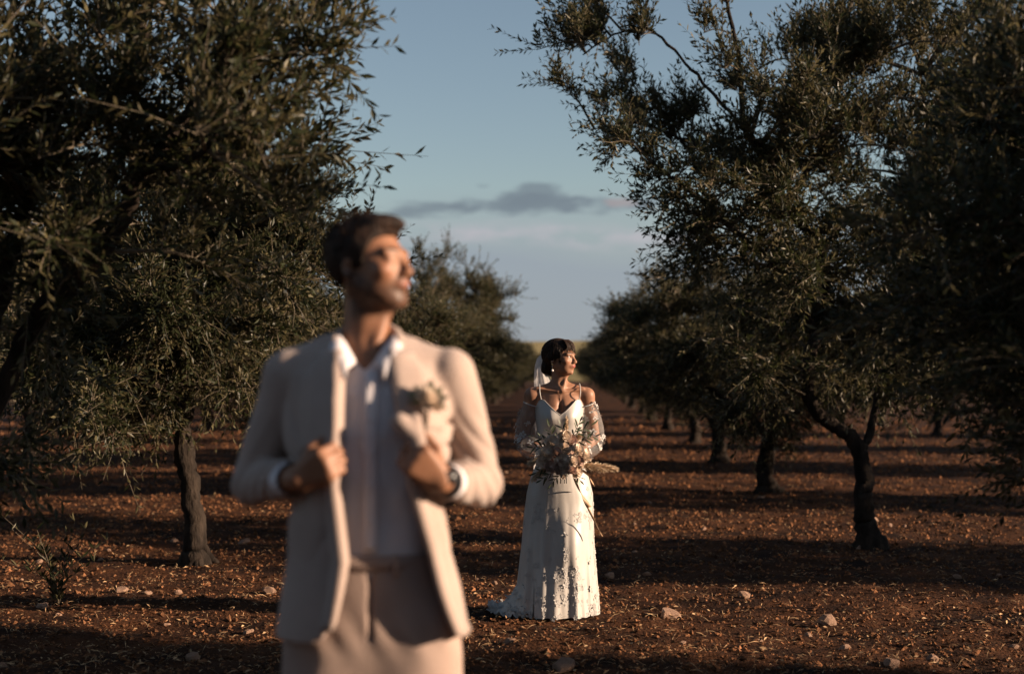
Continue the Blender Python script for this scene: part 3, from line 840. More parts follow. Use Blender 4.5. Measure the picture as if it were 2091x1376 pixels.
def head_tint(V, C, R, q, skin, lips, brow, beard=None, brow_up=0.0, lash=1.6):
    """natural colouring of skin, lips, brows and beard, in the head's own frame"""
    L = (V - C) @ R / q
    col = np.tile(np.array(skin, float), (len(V), 1))
    x, y, z = L[:, 0], L[:, 1], L[:, 2]
    near = (np.linalg.norm(L, axis=1) < .16)
    def blend(w, c_):
        w = np.clip(w, 0, 1)[:, None] * near[:, None]; col[:] = col * (1 - w) + np.array(c_) * w
    blend(.35 * np.exp(-((np.abs(x) - .045) / .02) ** 2 - ((z + .025) / .02) ** 2) * (y < -.04), (skin[0] * 1.02, skin[1] * .8, skin[2] * .75))
    if beard is not None:
        edge = -.036 - .006 * np.clip((np.abs(x) - .02) / .04, 0, 1) + .05 * np.clip((y + .045) / .05, 0, 1)
        b = np.clip((edge - z) / .030, 0, 1) * (y < .03) * (y > -.13)
        b = b * np.clip((z + .145) / .03, 0, 1)
        b *= .62 + .3 * noise3(x * 300, y * 300, z * 300)
        blend(b * 1.15, beard)
        mous = np.exp(-((z + .045) / .006) ** 2) * (np.abs(x) < .03) * (y < -.085)
        blend(mous * .6, beard)
    lw = np.clip(1.4 - np.hypot(x / .020, (z + .0568) / .0095), 0, 1) * (y < -.088)
    blend(lw * 1.6, lips)
    for sx in (-1, 1):
        bx = (sx * x - .030) / .021; bz = z - (.0255 + brow_up + .004 * (1 - bx ** 2))
        blend(np.clip(1.3 - np.abs(bx), 0, 1) * (1.3 if beard is not None else 2.0) * np.exp(-(bz / .0038) ** 2) * (y < -.055), brow)
        ex = (sx * x - .030) / .0145; ez = z - (.0098 - .003 * ex ** 2)
        blend(np.clip(1.25 - np.abs(ex), 0, 1) * lash * np.exp(-(ez / .0028) ** 2) * (y < -.07), (.03, .02, .015))
    return col

def hand(S, Wr, a, b, n, q=1.0, curl=(1.0, 2.4, 3.3), thumb=.5):
    """Wr wrist, a along the palm, b towards the thumb side, n the side to which the fingers close"""
    a = unit(a); b = unit(b - a * (np.dot(a, b))); nn = np.cross(a, b); n = nn if np.dot(nn, n) > 0 else -nn
    offs = np.array([.030, .010, -.010, -.029]) * q; lens = [.95, 1.05, 1.0, .8]
    for o, l_ in zip(offs, lens):
        kn = Wr + a * (.083 * q - abs(o - .005) * .18) + b * o
        S.cone(Wr + a * .01 + b * o * .55, kn, .017 * q, .0125 * q, .012)
        p = kn; r0 = .0098 * q
        for j, (c_, ln) in enumerate(zip(curl, (.043, .027, .021))):
            p2 = p + ln * l_ * q * (math.cos(c_) * a + math.sin(c_) * n)
            S.cone(p, p2, r0, r0 * .92, .0035); p = p2; r0 *= .92
    p = Wr + a * .022 * q + b * .022 * q + n * .008
    for d, ln, r0 in ((a * .62 + b * .55 + n * .45, .042, .0125), (a * .8 + b * (.15) + n * thumb, .033, .0108), (a * .85 - b * .15 + n * thumb, .026, .0092)):
        p2 = p + unit(d) * ln * q; S.cone(p, p2, r0 * q, r0 * .9 * q, .006); p = p2

def hair_fn(C, R, q, r, zl, c0=(0, .018, .034), ridge=0.0025, fr=55):
    """cap of hair: ellipsoid kept above the hairline zl = ([y...],[z...])"""
    def fn(X, Y, Z):
        x, y, z = X - C[0], Y - C[1], Z - C[2]
        L = [(R[0, i] * x + R[1, i] * y + R[2, i] * z) / q for i in range(3)]
        u = [(L[i] - c0[i]) / r[i] for i in range(3)]
        k0 = np.sqrt(u[0] ** 2 + u[1] ** 2 + u[2] ** 2); k1 = np.sqrt(sum((u[i] / r[i]) ** 2 for i in range(3))) + 1e-9
        d = k0 * (k0 - 1) / k1
        d = d + ridge * (noise3(L[0] * fr + 9, L[1] * fr * .6, L[2] * fr * .5) + .6 * noise3(L[0] * fr * 2.3, L[1] * fr * 1.3, L[2] * fr))
        line = np.interp(L[1], zl[0], zl[1]) + .004 * noise3(L[0] * 90, L[1] * 90, L[2] * 20)
        return np.maximum(d, (line - L[2]) * .75) * q
    return fn

# ------------------------------------------------------------------ the groom
GD = 3.5
g0 = pix(752, 1300, GD)
GS = FPX / GD
GROOM_YAW = math.radians(4)
groom = empty('person', (g0[0], GD, float(gz(g0[0], GD))), GROOM_YAW, label='person in an open beige linen suit holding both lapels, face turned to the sun', category='person')
hC = np.array([0.0, .01, 1.735]); hR = rotz(math.radians(60)) @ rotx(math.radians(-5))
S = SDF((-.42, -.34, -.02), (.42, .26, 1.90), .006)
pH = head(S, hC, hR, 1.0)
for sx in (-1, 1): S.ell(hC + hR @ np.array([sx * .030, -.084, .003]), (.017, .010, .011), hR, .006)
S.cone((-.012, .022, 1.50), (-.004, .018, 1.665), .060, .056, .025)
S.cone((-.05, .045, 1.64), (-.004, -.045, 1.505), .012, .012, .02); S.cone((.045, -.0, 1.63), (.012, -.05, 1.505), .013, .012, .02)
body_tab = [(.84, 0, .01, .15, .09), (1.0, 0, 0, .135, .085), (1.15, 0, 0, .145, .09), (1.30, 0, 0, .16, .10), (1.40, 0, 0, .165, .10), (1.48, 0, .01, .13, .085), (1.515, 0, .012, .08, .068)]
S.stack(body_tab, k=.02)
gj = {-1: dict(sh=(-.195, .01, 1.462), el=(-.290, .060, 1.195), wr=(-.155, -.165, 1.222)), 1: dict(sh=(.195, .01, 1.462), el=(.278, .060, 1.195), wr=(.182, -.165, 1.215))}
for sx in (-1, 1):
    j = gj[sx]
    S.cone((sx * .1, .01, 1.47), j['sh'], .06, .052, .03)
    S.chain([np.array(j['sh']), np.array(j['el'])], [.05, .04], .02)
    S.chain([np.array(j['el']), np.array(j['wr'])], [.042, .029], .012)
    hx_ = .092 + (.0 if sx < 0 else .02)
    S.chain([np.array((sx * hx_, .01, .87)), np.array((sx * .115, .0, .48)), np.array((sx * .125, .02, .08))], [.085, .055, .036], .02)
    S.cone((sx * .125, .03, .045), (sx * .14, -.14, .03), .035, .028, .02)
hand(S, np.array(gj[-1]['wr']), np.array([.80, -.36, .42]), np.array([-.35, -.05, .95]), np.array([.2, 1, 0]), 1.04)
hand(S, np.array(gj[1]['wr']), np.array([-.66, -.34, .60]), np.array([.55, -.05, .8]), np.array([-.2, 1, 0]), 1.04)
me = S.mesh('body', 1)
put_tint(me, head_tint(S.V, hC, hR, 1.0, (.26, .125, .070), (.22, .085, .058), (.03, .02, .014), (.030, .017, .012), lash=.0))
link('body', me, M['skin'], groom)
S = SDF((-.16, -.16, 1.60), (.16, .18, 1.90), .004)
S.apply(hair_fn(hC, hR, 1.0, (.083, .106, .092), ([-.12, -.075, -.05, -.035, -.02, 0, .04, .06, .12], [.075, .068, .055, .02, -.025, -.012, -.015, -.055, -.075]), c0=(0, .018, .032)), (-.15, -.15, 1.61), (.15, .17, 1.89))
S.ell(hC + hR @ np.array([.01, -.040, .100]), (.058, .058, .026), hR @ rotx(.12), .02)
ghair = link('hair', S.mesh('hair', 1), M['hair'], groom)
r = np.random.default_rng(8); F_ = MB()
for k in range(520):                                     # short strands standing off the cap
    a = r.uniform(0, 6.28); el2 = r.uniform(.0, 1.5); d0 = np.array([math.cos(a) * math.cos(el2), math.sin(a) * math.cos(el2), math.sin(el2)])
    if d0[1] < -.35 and d0[2] < .72: continue
    q0 = np.array([0, .018, .032]) + d0 * np.array([.081, .104, .090]); d1 = unit(d0 + np.array([r.normal(0, .3), -.35 * d0[2] + r.normal(0, .2), .45 + r.normal(0, .2)]))
    lp_ = .010 + .016 * max(0, d0[2]) * r.random()
    P = np.array([hC + hR @ q0, hC + hR @ (q0 + d1 * lp_ * .6), hC + hR @ (q0 + d1 * lp_ + np.array([0, -.003, 0]))])
    F_.add(*tube(P, [.0016, .0013, .0004], 3))
link('hair_strands', F_.mesh('hair_strands'), M['hair'], ghair, kind='stuff')

# suit jacket: hollow shell, opened in front
jt = [(.835, .015, -.022, .236, .178), (.95, .010, -.020, .216, .170), (1.03, .003, -.016, .198, .162), (1.15, 0, -.012, .191, .158), (1.30, 0, -.006, .204, .153), (1.40, 0, .005, .212, .138), (1.47, 0, .012, .205, .115), (1.52, 0, .018, .16, .090), (1.548, 0, .02, .105, .08)]
XL = ([.835, .85, .88, .95, 1.027, 1.2, 1.32, 1.49, 1.53, 1.6], [-.125, -.092, -.074, -.062, -.053, -.076, -.072, -.072, -.068, -.066])
XR = ([.835, .90, .96, 1.04, 1.20, 1.32, 1.43, 1.527, 1.6], [.232, .205, .185, .165, .118, .100, .080, .062, .06])
S = SDF((-.42, -.30, .82), (.42, .22, 1.60), .006)
S.stack(jt, n=2.35)
for sx in (-1, 1):
    S.cone((sx * .075, .02, 1.520), (sx * .192, .012, 1.474), .046, .054, .03)
wr = lambda X, Y, Z: S.D[:] * 0
Xg, Yg, Zg = S.ax[0][:, None, None], S.ax[1][None, :, None], S.ax[2][None, None, :]
S.D += (.0035 * noise3(Xg * 7 + 3, Yg * 7, Zg * 4) + .002 * noise3(Xg * 17, Yg * 17, Zg * 9)).astype(np.float32)
for sx, gx_, gz_ in ((-1, -.085, 1.27), (1, .13, 1.28)):   # cloth dragged towards each grip
    ang_ = np.arctan2(Zg - gz_, (Xg - gx_) * sx); rad_ = np.sqrt((Xg - gx_) ** 2 + (Zg - gz_) ** 2)
    cr_ = (1 - np.abs(np.sin(ang_ * 4.5 + 1.5 * noise3(Xg * 7, 0 * Yg, Zg * 7)))) ** 2.5
    S.D += (.010 * cr_ * np.exp(-((rad_ - .11) / .10) ** 2) * (Yg < 0.03) * np.clip((Xg * sx - .02) / .04, 0, 1)).astype(np.float32)
S.D = np.maximum(S.D, -(S.D + .014))
S.apply(lambda X, Y, Z: np.maximum(np.maximum(np.interp(Z, *XL) - X, X - np.interp(Z, *XR)), Y + .03), (-.3, -.3, .8), (.3, 0, 1.6), 0, 'cut')
S.apply(lambda X, Y, Z: np.maximum(np.sqrt(((X + .003) / 1.05) ** 2 + (Y - .012) ** 2) - .070, 1.47 - Z), (-.1, -.1, 1.45), (.1, .1, 1.6), .006, 'cut')
T2 = SDF((-.42, -.30, .82), (.42, .22, 1.60), .006)
for sx in (-1, 1):
    j = gj[sx]; sh, el_, wr_ = (np.array(j[k]) for k in ('sh', 'el', 'wr'))
    T2.cone(sh, el_, .066, .055, .02)
    d = unit(wr_ - el_); cut = wr_ - d * .055
    T2.cone(el_, wr_, .0555, .046, .018, plane=(cut, d))
nzf = noise3(Xg * 8, Yg * 8, Zg * 8)
crs = (1 - np.abs(np.sin(np.abs(Xg) * 62 + Zg * 44 + Yg * 20 + 2.6 * nzf))) ** 2.2
T2.D += (.017 * crs * np.clip(1.25 - np.abs(Zg - 1.2) / .17, 0, 1) * np.clip(.65 + .8 * noise3(Xg * 6 + 3, Yg * 6, Zg * 6), 0, 1) + .006 * noise3(Xg * 14, Yg * 14, Zg * 10)).astype(np.float32)
T2.D = np.maximum(T2.D, -(T2.D + .013))
k_ = .008; h_ = np.clip(.5 + .5 * (T2.D - S.D) / k_, 0, 1)
S.D = (T2.D * (1 - h_) + S.D * h_ - k_ * h_ * (1 - h_)).astype(np.float32)
jacket = link('jacket', S.mesh('jacket', 1), M['suit'], groom)
# turned-out front edges and lapels
def edge_strip(xs, zs, prof, th=.006, sgn=1):
    G = []
    for z in zs:
        x0 = np.interp(z, *xs); row = []
        for du, dy_ in prof(z):
            x = x0 + sgn * du; row.append((x, front_y(jt, x, z, 2.35) + dy_, z))
        G.append(row)
    return sheet(np.array(G), th)
lp = MB(); lp.add(*edge_strip(XL, np.linspace(1.525, 1.285, 16), lambda z: [(-.085 * min(1, (1.56 - z) / .1), -.002), (-.045, -.006), (-.014, -.012), (.000, -.018), (.010, -.010), (.020, .010)]))
link('lapel', lp.mesh('lapel'), M['suit'], jacket)
lp = MB(); lp.add(*edge_strip(XR, np.linspace(1.525, 1.335, 14), lambda z: [(.090 * min(1, (1.56 - z) / .1), -.002), (.050, -.006), (.012, -.012), (-.006, -.015), (-.014, -.004)]))
link('lapel', lp.mesh('lapel'), M['suit'], jacket)
lp = MB(); lp.add(*edge_strip(XL, np.linspace(1.235, .872, 22), lambda z: [(-.022, -.004), (-.006, -.004 - .012 * min(1, (z - .86) / .18)), (.006 * min(1, (z - .86) / .18), -.004 - .016 * min(1, (z - .86) / .18)), (.004 + .012 * min(1, (z - .86) / .18), -.006), (.006 + .012 * min(1, (z - .86) / .18), .012)]))
link('front_facing', lp.mesh('front_facing'), M['suit'], jacket)
lp = MB(); lp.add(*edge_strip(XR, np.linspace(1.25, .845, 20), lambda z: [(.024, -.003), (.008, -.012), (-.006, -.015), (-.012, -.004), (-.013, .014)]))
link('front_facing', lp.mesh('front_facing'), M['suit'], jacket)
lp = MB(); lp.add(*tube(smooth_path([(-.080, -.062, 1.515), (-.079, -.01, 1.556), (-.055, .062, 1.578), (-.003, .088, 1.584), (.050, .062, 1.578), (.074, -.01, 1.556), (.076, -.062, 1.515)], 30), np.full(30, .0135), 10))
link('jacket_collar', lp.mesh('jacket_collar'), M['suit'], jacket)
# bunched lapel cloth in the hand by the flower
S = SDF((.02, -.30, 1.26), (.20, -.08, 1.42), .004)
S.cone((.085, -.170, 1.355), (.125, -.175, 1.315), .022, .018, .01); S.cone((.12, -.16, 1.36), (.13, -.178, 1.30), .016, .016, .012)
link('gathered_cloth', S.mesh('gathered_cloth', 1), M['suit'], jacket)

# shirt
st = [(.98, 0, 0, .150, .104), (1.1, 0, 0, .150, .108), (1.2, 0, 0, .158, .115), (1.32, 0, 0, .168, .120), (1.42, 0, .004, .160, .112), (1.48, 0, .01, .125, .088), (1.52, -.003, .014, .085, .072), (1.552, -.003, .018, .072, .066)]
S = SDF((-.22, -.16, .96), (.22, .14, 1.60), .005)
S.stack(st, n=2.2)
Xg, Yg, Zg = S.ax[0][:, None, None], S.ax[1][None, :, None], S.ax[2][None, None, :]
S.D += (.006 * noise3(Xg * 9 + Zg * 5, Yg * 4, Zg * 9 - Xg * 7) + .003 * noise3(Xg * 26, Yg * 9, Zg * 18)).astype(np.float32)
S.apply(lambda X, Y, Z: np.maximum(np.maximum(np.abs(X + .004) - (Z - 1.475) * .85, Y + .01), 1.475 - Z), (-.1, -.2, 1.45), (.1, .0, 1.6), .004, 'cut')
S.apply(lambda X, Y, Z: np.sqrt((X + .005) ** 2 + (Y - .02) ** 2) - .060 + 0 * Z, (-.08, -.08, 1.53), (.08, .1, 1.6), .004, 'cut')
shirt = link('shirt', S.mesh('shirt', 1), M['shirt'], groom)
for sx in (-1, 1):                                        # collar leaves
    top = [(-.003 + sx * .066, .03, 1.572), (-.003 + sx * .066, -.020, 1.562), (-.003 + sx * .050, -.056, 1.543), (-.003 + sx * .022, -.092, 1.497)]
    low = [(-.003 + sx * .082, .035, 1.535), (-.003 + sx * .092, -.030, 1.522), (-.003 + sx * .085, -.085, 1.500), (-.003 + sx * .045, -.118, 1.452)]
    a_, b_ = smooth_path(top, 12), smooth_path(low, 12)
    G = np.stack([a_, a_ * .5 + b_ * .5 + np.array([sx * .008, -.006, .004]), b_], 1)
    lp = MB(); lp.add(*sheet(G, .004)); link('collar', lp.mesh('collar'), M['shirt'], shirt)
G = []
for z in np.linspace(1.475, 1.042, 20):
    G.append([(.012 + u, front_y(st, .012 + u, z, 2.2) - .0125, z) for u in (-.017, -.006, .006, .017)])
lp = MB(); lp.add(*sheet(np.array(G), .004)); link('placket', lp.mesh('placket'), M['shirt'], shirt)
def disc(r, h, n=12):
    a = np.linspace(0, 6.283, n, endpoint=False)
    V = [(r * math.cos(t), -h, r * math.sin(t)) for t in a] + [(r * math.cos(t), h, r * math.sin(t)) for t in a] + [(0, -h * 1.3, 0)]
    F3 = np.array([(2 * n, (i + 1) % n, i) for i in range(n)]); F4 = np.array([(i, (i + 1) % n, (i + 1) % n + n, i + n) for i in range(n)])
    return mesh_np('button', np.array(V), [F3, F4])
bm_ = disc(.0055, .0015); bm_.materials.append(M['shirt'])
for z in (1.44, 1.36, 1.28, 1.20, 1.12, 1.06):
    o = link('button', bm_, parent=shirt); o.location = (.012, front_y(st, .012, z, 2.2) - .0165, z)
for sx in (-1, 1):                                        # shirt cuffs
    j = gj[sx]; el_, wr_ = np.array(j['el']), np.array(j['wr']); d = unit(wr_ - el_)
    lp = MB(); lp.add(*tube([wr_ - d * .075, wr_ - d * .05, wr_ - d * .035], [.042, .041, .0405], 24)); lp.add(*tube([wr_ - d * .035, wr_ - d * .075], [.037, .038], 24))
    link('cuff', lp.mesh('cuff'), M['shirt'], shirt)
# trousers
tt_ = [(.70, .012, .005, .200, .100), (.78, .012, .005, .197, .112), (.86, .008, .005, .192, .122), (.95, .003, .0, .175, .116), (1.03, 0, 0, .158, .110)]
S = SDF((-.30, -.24, .03), (.30, .24, 1.06), .006)
S.stack(tt_, n=2.4)
for sx in (-1, 1):
    hx_ = .094 if sx < 0 else .114
    S.chain([np.array((sx * hx_, .0, .84)), np.array((sx * (hx_ + .02), -.01, .50)), np.array((sx * (hx_ + .03), .02, .10))], [.100, .085, .075], .05)
Xg, Yg, Zg = S.ax[0][:, None, None], S.ax[1][None, :, None], S.ax[2][None, None, :]
S.D += (.0025 * noise3(Xg * 14, Yg * 6, Zg * 9) + .002 * np.sin(Xg * 80 + Zg * 40) * np.exp(-((Zg - .84) / .05) ** 2)).astype(np.float32)
S.apply(lambda X, Y, Z: np.maximum(np.abs(X - .012) - .004, Y + .1) + 0 * Z, (.0, -.14, .86), (.02, -.1, 1.0), .004, 'cut')
trs = link('trousers', S.mesh('trousers', 1), M['trousers'], groom)
ang = np.linspace(0, 2 * np.pi, 49)
G = [[(.160 * math.copysign(abs(math.cos(a)) ** .87, math.cos(a)), .112 * math.copysign(abs(math.sin(a)) ** .87, math.sin(a)), z) for a in ang] for z in (.997, 1.015, 1.034)]
lp = MB(); lp.add(*sheet(np.array(G), .005)); link('waistband', lp.mesh('waistband'), M['trousers'], trs)
for lx in (-.09, .075):
    lp = MB(); lp.add(*sheet(np.array([[(lx + u, front_y(tt_, lx, z, 2.4) - .009, z) for u in (-.005, 0, .005)] for z in (.985, 1.01, 1.037)]), .004)); link('belt_loop', lp.mesh('belt_loop'), M['trousers'], trs)
for sx in (-1, 1):
    S = SDF((sx * .13 - .08, -.22, -.005), (sx * .13 + .08, .12, .14), .006)
    S.cone((sx * .125, .04, .05), (sx * .14, -.14, .035), .047, .040, .02); S.cone((sx * .125, .03, .05), (sx * .125, .02, .11), .046, .048, .02)
    S.D = np.maximum(S.D, (.0 - S.ax[2])[None, None, :].astype(np.float32))
    link('shoe', S.mesh('shoe', 1), M['leather'], groom)
# watch and ring
el_, wr_ = np.array(gj[1]['el']), np.array(gj[1]['wr']); d = unit(wr_ - el_)
lp = MB(); lp.add(*tube([wr_ - d * .030, wr_ - d * .008], [.0345, .0335], 24)); lp.add(*tube([wr_ - d * .008, wr_ - d * .030], [.031, .031], 24))
watch = link('watch', lp.mesh('watch'), M['dark'], groom)
o = link('dial', disc(.017, .005, 20), M['dark'], watch); o.location = wr_ - d * .019 + np.array([.010, -.034, .012])
# boutonniere on the lapel
def petal_patch(length, width, cup, curl, n=5):
    G = []
    for i in range(n):
        t = i / (n - 1); wv = width * math.sin(math.pi * (.12 + .80 * t)) ** .8
        G.append([(u * wv, t * length, cup * (u * u) * wv + curl * t * t * length) for u in (-1, -.5, 0, .5, 1)])
    return np.array(G)
def rose_mesh(name, rad, seed, layers=((3, .35, 1.35), (4, .55, 1.15), (5, .8, .8), (6, 1.0, .40), (6, 1.08, .1)), mat_=None):
    r = random.Random(seed); B = MB()
    for li, (n, sc, tilt) in enumerate(layers):
        for i in range(n):
            G = petal_patch(rad * (.75 + .35 * sc), rad * (.42 + .28 * sc), .8 + .3 * r.random(), (.25 if li > 2 else -.25))
            R_ = rotz(i * 6.283 / n + li * .6 + r.uniform(-.15, .15)) @ rotx(tilt + r.uniform(-.12, .12))
            V = G.reshape(-1, 3) @ R_.T + np.array([0, 0, -rad * .05 * li])
            B.add(V, grid_faces(5, 5))
    a = np.linspace(0, 6.283, 10, endpoint=False)
    B.add(*tube([(0, 0, -.4 * rad), (0, 0, -.1 * rad), (0, 0, .25 * rad)], [.06 * rad, .38 * rad, .2 * rad], 10))
    m_ = B.mesh(name); m_.materials.append(mat_ or M['rose']); return m_
def leaf_mesh(name, l_, w_, bend=.1):
    V = []; n = 5
    for i in range(n):
        t = i / (n - 1); ww = w_ * math.sin(math.pi * (.06 + .90 * t)) ** .85
        V += [(-ww, t * l_, .25 * ww - bend * t * t * l_), (0, t * l_, -bend * t * t * l_), (ww, t * l_, .25 * ww - bend * t * t * l_)]
    m_ = mesh_np(name, np.array(V), grid_faces(3, n)); m_.materials.append(M['bleaf']); return m_
def orient(o, pos, ydir, roll=0.0):
    y_ = Vector(ydir).normalized(); z_ = Vector((0, -1, .3)); x_ = y_.cross(z_).normalized(); z_ = x_.cross(y_)
    Rm = Matrix((x_, y_, z_)).transposed() @ Matrix.Rotation(roll, 3, 'Y')
    o.matrix_local = Matrix.Translation(Vector(pos)) @ Rm.to_4x4()
bt = empty('boutonniere', (0, 0, 0)); bt.parent = groom
bp0 = np.array([.150, front_y(jt, .15, 1.40, 2.35) - .030, 1.405])
o = link('rose', rose_mesh('rose', .034, 4), parent=bt); orient(o, bp0, (.1, .35, 1)); o.rotation_euler = (math.radians(62), 0, .65)
lm = leaf_mesh('leaf', .052, .010); lm.materials.clear(); lm.materials.append(M['sage'])
for k, a in enumerate((-70, -40, -15, 20, 50, 80, 110, -100, 5)):
    o = link('leaf', lm, parent=bt); orient(o, bp0 + np.array([0, .004, 0]), (math.sin(math.radians(a)), -.25, math.cos(math.radians(a))), k * .7)
lp = MB(); lp.add(*tube(smooth_path([bp0 + [0, .008, -.01], bp0 + [-.004, .004, -.05], bp0 + [-.010, .012, -.085]], 6), np.full(6, .004), 6)); link('stem', lp.mesh('stem'), M['twig'], bt)

# ------------------------------------------------------------------ the bride
BD = 8.35
b0 = pix(1143, 1265, BD)
bride = empty('person', (b0[0], BD, float(gz(b0[0], BD)) - .005), math.radians(3), label='person in a long white gown and veil holding a bouquet, face turned aside', category='person')
hq = .90
hC = np.array([.004, .005, 1.502]); hR = rotz(math.radians(57)) @ rotx(math.radians(-2))
S = SDF((-.30, -.32, -.01), (.30, .24, 1.64), .0044)
pH = head(S, hC, hR, hq, True)
S.cone((-.004, .022, 1.325), (.002, .012, 1.44), .047, .044, .025)
S.cone((-.040, .040, 1.42), (.004, -.046, 1.318), .009, .009, .016); S.cone((.046, .0, 1.42), (.016, -.046, 1.318), .009, .009, .016)
bt_tab = [(.60, 0, .01, .165, .11), (.70, 0, .01, .172, .115), (.80, 0, .005, .155, .105), (.95, 0, 0, .112, .084), (1.05, 0, 0, .121, .088), (1.15, 0, 0, .132, .094), (1.23, 0, .003, .138, .086), (1.285, 0, .010, .120, .068), (1.325, 0, .016, .062, .05)]
S.stack(bt_tab, n=2.2, k=.03)
for sx in (-1, 1):
    S.ell((sx * .060, -.060, 1.165), (.048, .040, .048), None, .02)
    sh, el_, wr_ = np.array((sx * .160, .012, 1.282)), np.array((sx * .205, .030, 1.03)), np.array((sx * .085, -.165, .945))
    S.cone((sx * .05, .018, 1.325), sh + [0, 0, .002], .034, .042, .03)
    S.chain([sh, sh * .5 + el_ * .5, el_], [.044, .040, .034], .02); S.chain([el_, wr_], [.034, .024], .015)
    S.cone((sx * .014, -.050, 1.306), (sx * .135, -.018, 1.322), .007, .008, .014)                # collarbone
    hand(S, wr_, np.array([-sx * .75, -.55, -.1]), np.array([0, 0, 1.0]), np.array([-sx * .3, .9, 0]), .84, curl=(.7, 1.9, 2.8))
    S.chain([np.array((sx * .085, .01, .68)), np.array((sx * .08, 0, .42)), np.array((sx * .08, .02, .07))], [.082, .05, .032], .02)
    S.cone((sx * .08, .03, .05), (sx * .09, -.10, .022), .028, .02, .02)
S.ell((0, -.110, 1.215), (.010, .05, .05), None, .03, 'cut')
me = S.mesh('body', 1)
put_tint(me, head_tint(S.V, hC, hR, hq, (.28, .142, .084), (.26, .065, .05), (.045, .026, .018)))
link('body', me, M['skin'], bride)
def ball(name, r, mat_, pos, parent, nu=14, nv=9, sc=(1, 1, 1)):
    a = np.linspace(0, 2 * np.pi, nu, endpoint=False); b = np.linspace(-1.45, 1.45, nv)
    V = np.stack([np.outer(np.cos(b), np.cos(a)), np.outer(np.cos(b), np.sin(a)), np.outer(np.sin(b), np.ones(nu))], -1) * r * np.array(sc)
    o = link(name, mesh_np(name, V.reshape(-1, 3), grid_faces(nu, nv, True)), mat_, parent); o.location = pos; return o
for who, C_, R_, q_ in ((bride, hC, hR, hq),):
    for sx in (-1, 1):
        c_ = C_ + R_ @ (np.array([sx * .030, -.0785, .0035]) * q_)
        eb = ball('eye', .0115 * q_, M['eye'], c_, who)
        g = R_ @ unit([.16, -1, 0])
        ball('iris', .0058 * q_, M['iris'], g * .0078 * q_, eb)
# hair: cap, low bun, fringe
S = SDF((-.16, -.14, 1.33), (.15, .18, 1.635), .0032)
S.apply(hair_fn(hC, hR, hq, (.088, .110, .100), ([-.12, -.095, -.07, -.05, -.035, -.015, .02, .05, .12], [.085, .078, .062, .030, .0, -.004, -.012, -.065, -.08]), c0=(0, .020, .030), ridge=.004), (-.15, -.14, 1.34), (.15, .17, 1.63))
p = lambda x, y, z: hC + hR @ (np.array([x, y, z]) * hq)
S.ell(p(-.004, .098, -.058), np.array((.050, .040, .052)) * hq, hR, .02); S.ell(p(.018, .086, -.085), np.array((.036, .032, .030)) * hq, hR, .014)
S.ell(p(-.058, .028, .012), np.array((.026, .042, .036)) * hq, hR, .02); S.ell(p(.058, .028, .012), np.array((.026, .042, .036)) * hq, hR, .02)
Xg, Yg, Zg = S.ax[0][:, None, None], S.ax[1][None, :, None], S.ax[2][None, None, :]
S.D += (.0022 * noise3(Xg * 95, Yg * 95, Zg * 38)).astype(np.float32)
hair = link('hair', S.mesh('hair', 1), M['hair'], bride)
F_ = MB(); r = np.random.default_rng(12)
for k in range(58):                                      # fringe strands
    x0 = r.uniform(-.05, .05); xe = x0 * 1.25 + r.normal(0, .006); ze = .036 + .25 * abs(xe) - .50 * max(0, abs(xe) - .036) + r.normal(0, .009)
    if abs(xe) > .045: ze -= .03 * r.random()
    P = smooth_path([p(x0 * .8, -.045, .118), p(x0, -.085 + .25 * abs(x0), .095), p(x0 * .5 + xe * .5, -.104 + .35 * abs(xe) , .062), p(xe, -.1045 + .40 * abs(xe), ze)], 8)
    F_.add(*tube(P, np.array([.0022, .0024, .0022, .002, .0018, .0015, .001, .0004]), 4))
for k in range(70):                                      # loose wisps over the cap and by the ear
    a = r.uniform(0, 6.28); d0 = unit([math.cos(a), math.sin(a), r.uniform(.1, 1)]); q0 = np.array([0, .02, .03]) + d0 * np.array([.087, .108, .099])
    t_ = unit(np.cross(d0, [r.normal(), r.normal(), r.normal()])) * .03
    F_.add(*tube(smooth_path([p(*(q0 - t_)), p(*(q0 + d0 * .006)), p(*(q0 + t_ + d0 * .002))], 5), np.array([.0006, .0007, .0007, .0006, .0003]), 3))
for k in range(420):                                     # combed strands from the parting back to the bun
    x0 = r.uniform(-1, 1); y0 = r.uniform(-.9, .6); pts_ = []
    d0 = np.array([x0 * .25 + .02, y0, 1.0]); d1 = np.array([math.copysign(.9, x0), y0 * .5 + .35, .25 + r.normal(0, .12)]); d2 = np.array([x0 * .45, 1.0, -.62 + r.normal(0, .14)])
    for t_ in np.linspace(0, 1, 9):
        dd = unit(d0 * (1 - t_) ** 2 + 2 * d1 * t_ * (1 - t_) + d2 * t_ ** 2)
        if dd[1] < -.55 and dd[2] < .55: dd[2] = .55; dd = unit(dd)
        pts_.append(p(*(np.array([0, .020, .030]) + dd * np.array([.0885, .1105, .1005]) * (1.0 + .012 * r.random()))))
    F_.add(*tube(np.array(pts_), np.array([.0006, .0012, .0015, .0016, .0016, .0015, .0013, .001, .0005]), 4))
for k in range(26):
    x0 = -.066 + r.normal(0, .003)
    P = smooth_path([p(x0, -.045 + r.normal(0, .006), .055), p(x0 - .008, -.040 + r.normal(0, .005), .01), p(x0 - .006, -.036 + r.normal(0, .005), -.03 + r.normal(0, .012))], 7)
    F_.add(*tube(P, np.linspace(.0018, .0004, 7), 3))
link('fringe', F_.mesh('fringe'), M['hair'], hair)
